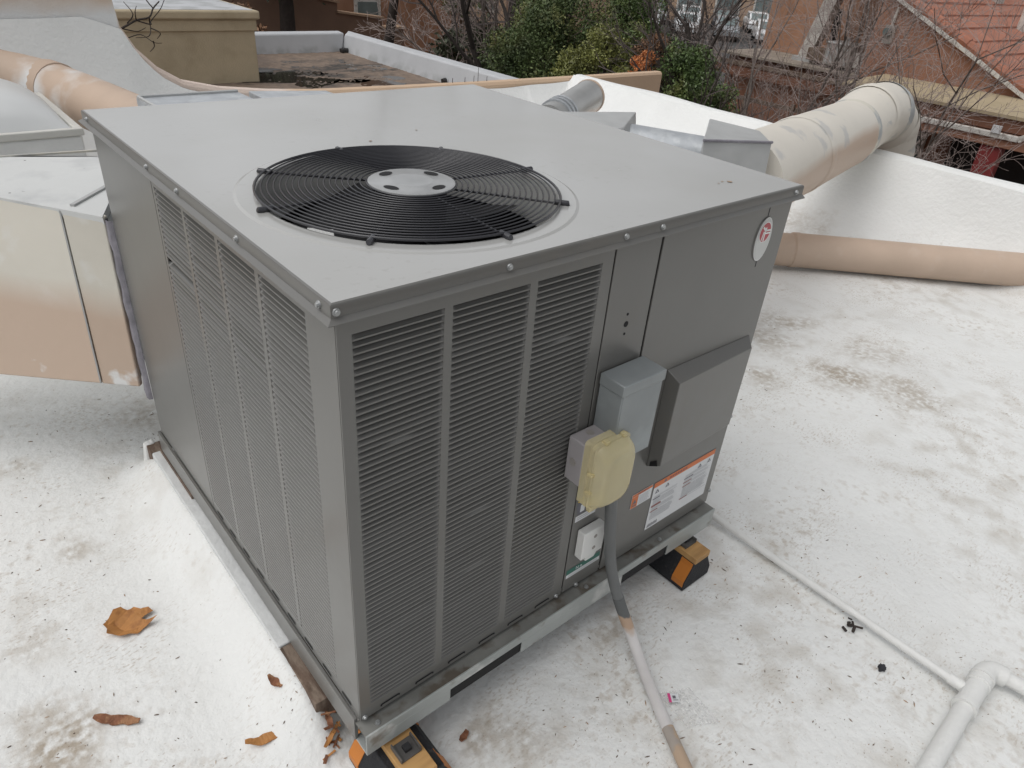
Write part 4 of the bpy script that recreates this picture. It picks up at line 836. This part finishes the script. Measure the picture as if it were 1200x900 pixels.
MB().bar((17.3, 8.95, -.449), (17.3, 8.48, 1.5), .30, .30, up=(1, 0, 0)).build('shaft', M['pipe_white'], fl_)
MB().box((17.08, 8.70, -.449), (17.52, 9.18, -.36)).build('flashing', M['zinc_dull'], fl_)
bp = thing('stove_pipe', (17.4, 8.3, -.45), 'black stove pipe rising behind the grey roof cooler', 'pipe')
MB().tube([(17.75, 8.60, -.449), (17.75, 8.65, .70)], .085, 14).build('pipe_body', M['black_metal'], bp, smooth=50); MB().tube([(17.75, 8.60, -.449), (17.75, 8.605, -.30)], .14, 14).build('flashing', M['zinc_dull'], bp)
mp = thing('service_mast', (16.4, 7.1, -.45), 'thin pale service mast against the orange wall right of the black pipe', 'mast')
MB().tube([(16.5, 7.12, -.449), (16.5, 7.10, 1.3)], .055, 10).build('pole', M['zinc_dull'], mp); MB().box((16.42, 7.02, -.45), (16.58, 7.2, -.35)).build('foot', M['zinc_dull'], mp)
ac = thing('roof_cooler', (16.8, 7.9, -.45), 'grey ribbed evaporative cooler on the flat roof of the orange house', 'cooler')
MB().box((16.65, 7.55, -.38), (17.25, 8.15, .06)).build('cabinet', M['ac_grey'], ac, bevel=.01)
for k in range(5): MB().box((16.63, 7.60+.11*k, -.34), (16.648, 7.65+.11*k, .0)).build('slat', M['zinc_dull'], ac)
MB().box((16.62, 7.52, .062), (17.28, 8.18, .10)).build('lid', M['zinc_dull'], ac, bevel=.01); MB().tube([(16.95, 7.85, .10), (16.95, 7.85, .2)], .07, 10).build('cap', M['zinc_dull'], ac)
MB().box((16.78, 8.152, -.36), (17.2, 8.65, -.10)).build('duct_stub', M['oldwood'], ac, bevel=.01); MB().box((16.75, 7.2, -.36), (17.2, 7.548, -.06)).build('side_box', M['pipe_white'], ac, bevel=.01)
for x, y in ((16.67, 7.57), (17.2, 7.57), (16.67, 8.1), (17.2, 8.1)): MB().box((x, y, -.45), (x+.04, y+.04, -.38)).build('leg', M['black_metal'], ac)
em = thing('electric_meter', (15.9, 6.5, .4), 'round electric meter with a short pipe on the gable wall', 'meter')
MB().box((15.90, 6.42, .28), (15.995, 6.62, .62)).build('meter_box', M['ac_grey'], em, bevel=.01); MB().tube([(15.88, 6.52, .5), (15.80, 6.52, .5)], .085, 16).build('dial', M['window'], em, smooth=40); MB().tube([(15.95, 6.52, .62), (15.95, 6.5, .95)], .03, 8).build('riser', M['pipe_white'], em)

# ------------------------------------------------------------------ trees and shrubs
def rnd_dir(rg, d, spread):
    v = Vector((rg.gauss(0, 1), rg.gauss(0, 1), rg.gauss(0, 1))); v = v-d*v.dot(d)
    if v.length < 1e-3: v = Vector((1, 0, 0))
    return (d*math.cos(spread)+v.normalized()*math.sin(spread)).normalized()
def bare_tree(x, y, h, seed, label, trunk_r=.10, lean=(0, 0), levels=4, kids=(6, 6, 6, 4), spread=(.6, .75, .8, .9), mat='twig', tmat='bark_dark', tmin=.006, first=.25, z0=GZ, group='bare trees and thickets between the houses', ratio=(.62, .55, .5, .5), name='bare_tree', up=.25):
    rg = random.Random(seed); t = thing(name, (x, y, z0), label, 'tree' if name != 'twiggy_shrub' else 'shrub', group)
    trunk, crown = MB(), MB()
    def grow(p, d, L, r, lev):
        n = 5 if lev == 0 else 4 if lev < 3 else 3; pts = [p.copy()]; rad = [r]; st = L/n
        for i in range(n):
            d = (rnd_dir(rg, d, .13+.05*lev)+Vector((0, 0, up*.12*(1 if lev else 0)))).normalized(); p = p+d*st; pts.append(p.copy()); rad.append(max(tmin*.8, r*(1-.6*(i+1)/n)))
        (trunk if lev <= 1 else crown).tube(pts, rad, 6 if lev == 0 else 5 if lev == 1 else 3, caps=False)
        if lev >= levels: return
        for k in range(kids[lev]):
            f_ = first+(1-first)*(k+rg.random())/kids[lev] if lev == 0 else .2+.8*(k+rg.random())/kids[lev]
            f_ = min(f_, 1)*n; i = min(int(f_), n-1); q = pts[i].lerp(pts[i+1], f_-i); rr_ = max(tmin, rad[i]*.6)
            dd = (pts[i+1]-pts[i]).normalized()
            grow(q, rnd_dir(rg, dd, spread[lev]*rg.uniform(.6, 1.25)), L*ratio[lev]*rg.uniform(.65, 1.15), rr_, lev+1)
    d0 = Vector((lean[0], lean[1], 1)).normalized()
    grow(Vector((x, y, z0-.05)), d0, h, trunk_r, 0)
    trunk.build('trunk', M[tmat], t, smooth=60); crown.build('crown', M[mat], t)
    return t
def leaf_cloud(centers, radii, n, size, mat, name, parent, flat=1.):
    C = np.array(centers, float); Rr = np.array(radii, float); w_ = Rr**2/np.sum(Rr**2); idx = RNG.choice(len(C), n, p=w_)
    dirs = RNG.normal(size=(n, 3)); dirs /= np.linalg.norm(dirs, axis=1)[:, None]; rad = RNG.random(n)**.45*(1+.10*RNG.normal(size=n))
    P = C[idx]+dirs*(Rr[idx]*rad)[:, None]*np.array([1, 1, .85])
    a = RNG.normal(size=(n, 3)); a += dirs*.3; a /= np.linalg.norm(a, axis=1)[:, None]; b = np.cross(a, RNG.normal(size=(n, 3))); b /= np.linalg.norm(b, axis=1)[:, None]
    s = size*(.6+.8*RNG.random(n))[:, None]
    V = np.stack([P-a*s, P+b*s*.42, P+a*s, P-b*s*.42], 1).reshape(-1, 3); F = np.arange(4*n).reshape(n, 4)
    return npmesh(name, V, F, M[mat], parent)
def leafy(x, y, top, rad, seed, mat, label, n=9000, size=.055, name='evergreen_shrub', cat='shrub', base=GZ, low=None, clumps=34, group='leafy shrubs beyond the parapet', trunk_r=.09, tall=1.0):
    rg = random.Random(seed); t = thing(name, (x, y, base), label, cat, group)
    low = base+.6 if low is None else low; cs = []; rs = []
    for k in range(clumps):
        f_ = (k+.5)/clumps; z = low+(top-low)*(f_**.8); prof = rad*(1-.55*abs(2*f_-.85)**2.2); a = rg.uniform(0, 6.283); r_ = prof*math.sqrt(rg.random())
        cr = rad*rg.uniform(.22, .42); cs.append((x+r_*math.cos(a), y+r_*math.sin(a), z-cr*.5)); rs.append(cr)
    leaf_cloud(cs, rs, n, size, mat, 'crown', t)
    tr_ = MB(); tr_.tube([(x, y, base-.05), (x+.05, y-.04, (base+top)/2), (x+.02, y, top-.3)], [trunk_r, trunk_r*.7, .02], 7)
    for k in range(0, clumps, 2): tr_.tube([(x+.04, y, low+(top-low)*.35*rg.random()), Vector(cs[k])], [.03, .008], 5, caps=False)
    tr_.build('trunk', M['bark_dark'], t, smooth=60); return t
leafy(9.95, 9.95, .95, 1.35, 1, 'leaf_dark', 'big dark green shrub behind the neighbour parapet, largest of the leafy shrubs', n=52000, size=.029, low=-1.6, clumps=46)
leafy(10.9, 9.0, 1.1, .95, 11, 'leaf_mid', 'tall brighter green shrub rising right behind the big dark green one', n=28000, size=.028, low=-1.3, clumps=30)
leafy(9.55, 8.35, .42, .72, 2, 'leaf_yel', 'yellow green shrub left of the orange leaved bush', n=22000, size=.027, low=-1.4)
leafy(10.1, 7.6, .38, .55, 12, 'leaf_brown', 'brown leaved shrub right behind the orange leaved bush', n=12000, size=.027, low=-1.2, clumps=20)
leafy(9.62, 6.72, .35, .82, 3, 'leaf_mid', 'mid green shrub at the right end of the leafy row', n=28000, size=.027, low=-1.6)
leafy(9.25, 7.28, .20, .30, 4, 'leaf_orange', 'small bush of orange autumn leaves above the tan parapet end', n=4500, size=.026, low=-.35, clumps=14, trunk_r=.02)
leafy(9.6, 21.0, 2.6, 1.7, 5, 'leaf_olive', 'dark olive tree with a thick trunk beyond the puddled roof', n=12000, size=.07, name='olive_tree', cat='tree', low=.35, clumps=30, group='trees in the yards behind', trunk_r=.30)
leafy(7.9, 20.3, -.55, .9, 6, 'leaf_brown', 'small brown shrub just right of the beige block', n=5000, size=.06, low=-1.9, clumps=22, group='trees in the yards behind')
leafy(15.0, 20.3, 2.5, 1.5, 15, 'leaf_dark', 'green tree top between the dark trunk and the grey thicket', n=6000, size=.09, name='green_tree', cat='tree', low=-.2, clumps=22, group='trees in the yards behind')
leafy(11.9, 15.0, -.25, 1.2, 16, 'leaf_olive', 'low olive bush under the grey thicket behind the white parapet', n=6000, size=.07, low=-2.6, clumps=26, group='trees in the yards behind')
leafy(11.0, 12.4, -.35, .9, 17, 'leaf_olive', 'low olive bush beneath the leaning dark trunk', n=4500, size=.07, low=-2.4, clumps=22, group='trees in the yards behind')
# trees with bare branches
bare_tree(11.0, 18.05, 6.5, 20, 'thick dark bare trunk beside the white framed window', trunk_r=.20, levels=3, kids=(4, 3, 3, 2), first=.72, mat='twig_dark')
bare_tree(11.1, 13.3, 4.6, 21, 'dense grey bare thicket behind the white parapet', trunk_r=.06, kids=(9, 7, 6, 4), mat='twig', tmat='bark_grey', first=.1)
bare_tree(12.0, 14.6, 4.9, 22, 'grey bare thicket left of the leaning dark trunk', trunk_r=.07, kids=(9, 7, 6, 4), mat='twig', tmat='bark_grey', first=.1)
bare_tree(11.6, 14.0, 4.3, 23, 'thin grey bare tree just right of the thick dark trunk', trunk_r=.06, kids=(8, 7, 6, 3), mat='twig', tmat='bark_grey', first=.15)
bare_tree(10.6, 11.2, 6.0, 24, 'leaning dark bare trunk left of the big dark green shrub', trunk_r=.12, lean=(-.12, .35), levels=3, kids=(4, 5, 5, 4), first=.45, mat='twig_dark')
bare_tree(11.0, 11.7, 5.8, 25, 'second leaning dark trunk with long bare limbs', trunk_r=.10, lean=(-.2, .1), levels=3, kids=(5, 5, 5, 4), first=.4, mat='twig_dark')
spec = [(10.4, 5.75, 4.6, 30, 'dark bare tree leaning over the right parapet beside the green shrub', .09, (-.05, .30), 'twig_dark', (8, 7, 5, 3)), (11.2, 6.3, 4.3, 31, 'bare tree in front of the flat roof fascia', .05, (.05, .1), 'twig', (7, 6, 5, 3)),
        (12.0, 5.4, 4.9, 32, 'slender bare tree in front of the grey roof cooler', .04, (0, -.05), 'twig', (8, 6, 5, 3)), (12.6, 6.4, 4.6, 33, 'bare grey tree left of the leaning flue', .04, (0, 0), 'twig', (7, 6, 5, 3)),
        (12.9, 4.3, 4.9, 35, 'fine twigged bare tree in front of the gable wall', .03, (0, -.16), 'twig', (11, 7, 5, 3)), (12.4, 4.9, 4.7, 36, 'fine twigged bare tree in front of the service mast', .03, (0, -.05), 'twig', (11, 7, 5, 3))]
for (x, y, h, s_, l, tr_, le, mt, kd) in spec: bare_tree(x, y, h, s_, l, trunk_r=tr_, lean=le, kids=kd, mat=mt, tmat='bark_grey' if mt == 'twig' else 'bark_dark', first=.12, spread=(.5, .6, .7, .8), tmin=.0024)
for k, (x, y, h, l) in enumerate([(17.2, 11.8, 4.0, 'dark bare tree before the right end of the lot'), (18.4, 14.6, 4.6, 'dark bare tree before the middle parked cars'), (17.0, 16.4, 4.8, 'dark bare tree rising over the green shrubs'), (14.2, 10.6, 3.9, 'dark bare tree behind the yellow green shrub')]):
    bare_tree(x, y, h, 50+k, l, trunk_r=.07, kids=(6, 5, 4, 3), mat='twig_dark', first=.2, tmin=.006)
for k, (x, y, h, l) in enumerate([(11.4, 4.2, 2.6, 'reddish twiggy bush below the cream elbow'), (12.6, 6.0, 2.7, 'low twiggy bush at the foot of the flat roofed wing'), (11.6, 7.2, 2.9, 'low twiggy bush right of the green shrubs')]):
    bare_tree(x, y, h, 70+k, l, trunk_r=.035, kids=(9, 6, 4, 3), mat='twig', tmat='bark_grey', first=.03, spread=(.8, .8, .8, .8), tmin=.003, name='twiggy_shrub')
tb = thing('bare_branch', (2.0, 9.9, -.76), 'brown bare branch reaching in front of the beige block from behind the tall tan wall', 'branch')
b_ = lambda *p, r=.012: MB().tube(smooth_path([(x, 9.9+.12*math.sin(x*40), z) for x, z in p], 4), [r*(1-.6*i/(4*(len(p)-1))) for i in range(4*(len(p)-1)+1)], 6, caps=False)
b_((1.6, -.76), (1.75, -.3), (2.05, .12), (2.30, .241), (2.516, .317), (2.66, .36), (2.745, .453), (2.86, .522), r=.020).build('main_stem', M['bark_dark'], tb)
for br_ in (((2.516, .317), (2.661, .278), (2.72, .30), (2.845, .434), (2.90, .55)), ((2.66, .36), (2.70, .27), (2.69, .20), (2.605, .14), (2.45, .13)), ((2.05, .12), (2.2, .10), (2.374, .104), (2.564, .141), (2.66, .07), (2.76, .06)), ((2.64, .09), (2.66, .02), (2.60, -.04)), ((2.42, .28), (2.46, .40), (2.42, .52)), ((2.516, .317), (2.50, .42), (2.57, .47)), ((2.30, .241), (2.42, .20), (2.52, .19), (2.60, .24)), ((2.745, .453), (2.70, .56), (2.75, .62)), ((2.69, .22), (2.76, .18), (2.74, .10))): b_(*br_, r=.009).build('twig', M['bark_dark'], tb)
wd = thing('weed_sprigs', (4.0, 4.44, .49), 'thin dry weed sprigs growing on the tan parapet top', 'weed')
for k in range(6):
    x = 3.35+.09*k+random.uniform(-.03, .03); h = random.choice((.03, .04, .05, .12))
    MB().tube([(x, 4.40, .485), (x+.008, 4.41, .485+h*.6), (x+.002, 4.40, .485+h)], [.003, .0025, .002], 4).build('sprig', M['bark_dark'], wd)

# ------------------------------------------------------------------ litter on the roof
def leafpiece(name, outline, c, rot, curl, mat, label, cat, lift=.004, thick=.0012):
    pts = [(p[0]*math.cos(rot)-p[1]*math.sin(rot), p[0]*math.sin(rot)+p[1]*math.cos(rot)) for p in outline]
    bm = bmesh.new(); vs = [bm.verts.new((p[0], p[1], 0)) for p in pts]; bm.faces.new(vs); bmesh.ops.triangulate(bm, faces=bm.faces)
    bmesh.ops.subdivide_edges(bm, edges=bm.edges, cuts=2, use_grid_fill=True)
    L_ = max(math.hypot(*p) for p in pts)
    for v in bm.verts: v.co.z = lift+curl*((v.co.x/L_)**2*.9+(v.co.y/L_)**2*.6+.25*math.sin(v.co.x/L_*5)*math.cos(v.co.y/L_*4))+random.uniform(0, .0012)
    g_ = bmesh.ops.extrude_face_region(bm, geom=bm.faces[:]); 
    for v in [q for q in g_['geom'] if isinstance(q, bmesh.types.BMVert)]: v.co.z += thick
    bmesh.ops.recalc_face_normals(bm, faces=bm.faces)
    me = bpy.data.meshes.new(name); bm.to_mesh(me); bm.free(); me.materials.append(M[mat]); o = bpy.data.objects.new(name, me); COL.objects.link(o); o.location = (c[0], c[1], rz(*c)); return props(o, label, cat)
big = [(-.050, .006), (-.048, .030), (-.036, .044), (-.018, .040), (-.006, .050), (.016, .041), (.034, .046), (.050, .034), (.036, .022), (.030, .010), (.044, .006), (.072, .010), (.056, -.006), (.044, -.018), (.036, -.034), (.018, -.036), (.002, -.046), (-.016, -.040), (-.034, -.042), (-.040, -.026), (-.054, -.016)]
leafpiece('fallen_leaf', big, (-.276, .71), R(-38), .026, 'leaf_litter', 'large curled orange brown leaf lying on the white roof', 'leaf', .003)
def sliver(L, w, k=9, seed=0):
    rg = random.Random(seed); up_ = [(-L/2+L*i/k, w/2*(.45+.55*math.sin(math.pi*i/k))*(rg.uniform(.7, 1.2))) for i in range(k+1)]; dn = [(-L/2+L*i/k, -w/2*(.45+.55*math.sin(math.pi*i/k))*(rg.uniform(.7, 1.2))) for i in range(k, -1, -1)]
    return up_+dn
leafpiece('bark_piece', sliver(.105, .024, 9, 1), (-.375, .452), R(-42), .008, 'bark_piece', 'dark red brown strip of bark below the large leaf', 'bark', .003, .004)
leafpiece('bark_piece', sliver(.085, .022, 9, 2), (-.135, .195), R(-20), .008, 'leaf_litter', 'pale orange strip of bark left of the near corner of the unit', 'bark', .003, .003)
leafpiece('bark_piece', sliver(.045, .018, 7, 3), (-.07, .275), R(-75), .010, 'bark_piece', 'small curled bark bit beside the bare end of the curb', 'bark', .003, .003)
leafpiece('bark_piece', sliver(.03, .018, 6, 4), (.225, -.062), R(20), .006, 'bark_piece', 'small brown bark chip in front of the left fork slot', 'bark', .002, .004)
leafpiece('bark_piece', sliver(.055, .012, 7, 5), (-.022, .105), R(35), .008, 'leaf_litter', 'narrow rusty bark strip at the foot of the near corner', 'bark', .006, .002)
leafpiece('bark_piece', sliver(.045, .014, 7, 6), (-.012, .128), R(80), .012, 'bark_piece', 'dark crumpled bark under the near end of the curb', 'bark', .010, .003)
hp = thing('bark_heap', (-.02, .09, 0), 'small heap of shredded rusty bark at the foot of the near corner', 'bark')
for k in range(16):
    a = random.uniform(0, 6.28); L_ = random.uniform(.012, .04); x, y = -.022+random.gauss(0, .018), .085+random.gauss(0, .03); c = Vector((x, y, rz(x, y)+.003+random.random()*.006)); d_ = Vector((math.cos(a)*L_, math.sin(a)*L_, random.uniform(-.002, .010)))
    MB().bar(c, c+d_, random.uniform(.003, .008), .0016).build('shred', M['bark_piece' if k % 3 else 'leaf_litter'], hp)
o = lump('pebble', (1.217, -.584, rz(1.217, -.584)+.007), .011, (1.1, .9, .75), ''); o.data.materials[0] = M['pebble']; props(o, 'dark pebble lying right of the thin white drain pipe bend', 'pebble'); o['label'] = 'round dark pebble beside the thin white drain pipe'
cl_ = thing('dirt_clump', (1.285, -.462, 0), 'dark clump of twigs and dirt against the thin white pipe', 'clump')
for k in range(9):
    a = random.uniform(0, 6.28); L_ = random.uniform(.008, .024); c = Vector((1.283+random.gauss(0, .009), -.462+random.gauss(0, .009), rz(1.28, -.46)+.005+random.random()*.008))
    MB().tube([c, c+Vector((math.cos(a)*L_, math.sin(a)*L_, random.uniform(-.002, .004)))], random.uniform(.0022, .005), 5).build('twig', M['bark_dark'], cl_)
# scattered chips, needles and grit
def chips(n, pts, smin, smax, elong=(1, 2.6)):
    V = []; F = []
    for (x, y) in pts:
        s = smin+(smax-smin)*RNG.random()**3; a = RNG.random()*6.283; el = elong[0]+(elong[1]-elong[0])*RNG.random()**2; c, sn = math.cos(a), math.sin(a); z = rz_fast(x, y)
        b = [(-el*s, 0), (-.2*s, .45*s), (el*s, .1*s), (.2*s, -.4*s)]; i = len(V); h = .0006+.45*s*RNG.random()
        V += [(x+p*c-q*sn, y+p*sn+q*c, z+.0004) for p, q in b]+[(x+p*.8*c-q*.8*sn, y+p*.8*sn+q*.8*c, z+h+.0006) for p, q in b]
        F += [(i, i+1, i+5, i+4), (i+1, i+2, i+6, i+5), (i+2, i+3, i+7, i+6), (i+3, i, i+4, i+7), (i+4, i+5, i+6, i+7)]
    return V, F
def rz_fast(x, y): return rz(x, y)
def inside(x, y): return not (-.03 < x < W+.02 and -.03 < y < D+.1)
pts = []
for (x0, y0, x1, y1, n) in ((-.75, .0, .02, 1.9, 90), (.0, -.75, 1.75, .05, 140), (1.15, -.9, 2.2, 1.1, 60), (2.0, -.8, 3.4, 1.4, 30)):
    for _ in range(n):
        x, y = RNG.uniform(x0, x1), RNG.uniform(y0, y1)
        if inside(x, y): pts.append((x, y))
for (cx, cy, s, n) in ((.05, .12, .06, 70), (-.05, .2, .07, 40), (1.25, -.38, .05, 22), (1.17, -.05, .06, 20), (2.66, .67, .15, 60), (2.7, .03, .16, 70), (-.45, 1.0, .15, 60), (.05, 1.5, .1, 50), (-.3, 1.55, .18, 70), (.45, -.2, .14, 80), (.8, -.12, .1, 50), (1.15, -.75, .15, 50), (2.25, .5, .08, 30), (1.0, -.45, .12, 60), (-.45, .45, .1, 60), (.55, -.35, .09, 60), (-.15, .6, .2, 40), (1.3, -.15, .12, 40), (.9, -.62, .15, 50), (1.6, -.35, .2, 40), (1.7, .3, .2, 40), (-.55, 1.3, .12, 50)):
    for _ in range(n):
        x, y = RNG.normal(cx, s), RNG.normal(cy, s)
        if inside(x, y): pts.append((x, y))
V, F = chips(len(pts), pts, .0007, .0040)
npmesh('debris', V, F, M['debris'], kind='stuff')
ft = [(RNG.uniform(-.75, 2.4), RNG.uniform(-.9, 2.0)) for _ in range(800)]; ft = [p for p in ft if inside(*p)]
V, F = chips(len(ft), ft, .0006, .0019, (1, 2.2)); npmesh('grit', V, F, M['debris'], kind='stuff')
# plastic bag with a pink edged label
bag = thing('plastic_bag', (.70, -.33, 0), 'clear crumpled plastic bag with a pink edged label beside the conduit', 'bag')
n = 16; vs = []
for j in range(n+1):
    for i in range(n+1):
        u, v = i/n-.5, j/n-.5; x = .708+u*.075+v*.015; y = -.338+v*.105-u*.04
        vs.append((x, y, rz(x, y)+.003+.006*abs(math.sin(i*1.7+j*.8))*abs(math.cos(j*1.1-i*.5))+.005*random.random()*(abs(u) < .49)))
MB().add(vs, [(j*(n+1)+i, j*(n+1)+i+1, (j+1)*(n+1)+i+1, (j+1)*(n+1)+i) for j in range(n) for i in range(n)]).build('film', M['bag'], bag, smooth=30)
lbm = MB(); c = Vector((.694, -.302, rz(.69, -.3)+.0155)); a_ = R(40); ux = Vector((math.cos(a_), math.sin(a_), 0)).normalized(); ux = Vector((.80, -.60, 0)); vx_ = Vector((.60, .80, 0))
def lq(u0, u1, v0, v1, dz, mi): lbm.quad(c+ux*u0+vx_*v0+Vector((0, 0, dz)), c+ux*u1+vx_*v0+Vector((0, 0, dz)), c+ux*u1+vx_*v1+Vector((0, 0, dz)), c+ux*u0+vx_*v1+Vector((0, 0, dz)), mi=mi)
lq(-.012, .012, -.012, .012, 0, 0); lq(-.0155, -.0085, -.0125, .0125, .0005, 1); lq(-.004, .004, -.002, .006, .0005, 2); lq(-.004, .009, -.007, -.005, .0005, 2)
lbm.build('bag_label', [M['label_white'], M['pink'], M['ink']], bag)
# bird mark and specks on the unit top
for (x, y, r_) in ((1.02, .085, .006), (1.005, .095, .003), (.985, .09, .0025), (.62, .30, .003), (.63, .75, .003), (.47, .70, .004)):
    MB().quad(*[(x+r_*(.7+.5*random.random())*math.cos(t), y+r_*(.7+.5*random.random())*math.sin(t), H+.0012) for t in np.linspace(0, 6.283, 8, False)]).build('dirt_speck', M['debris'], U)
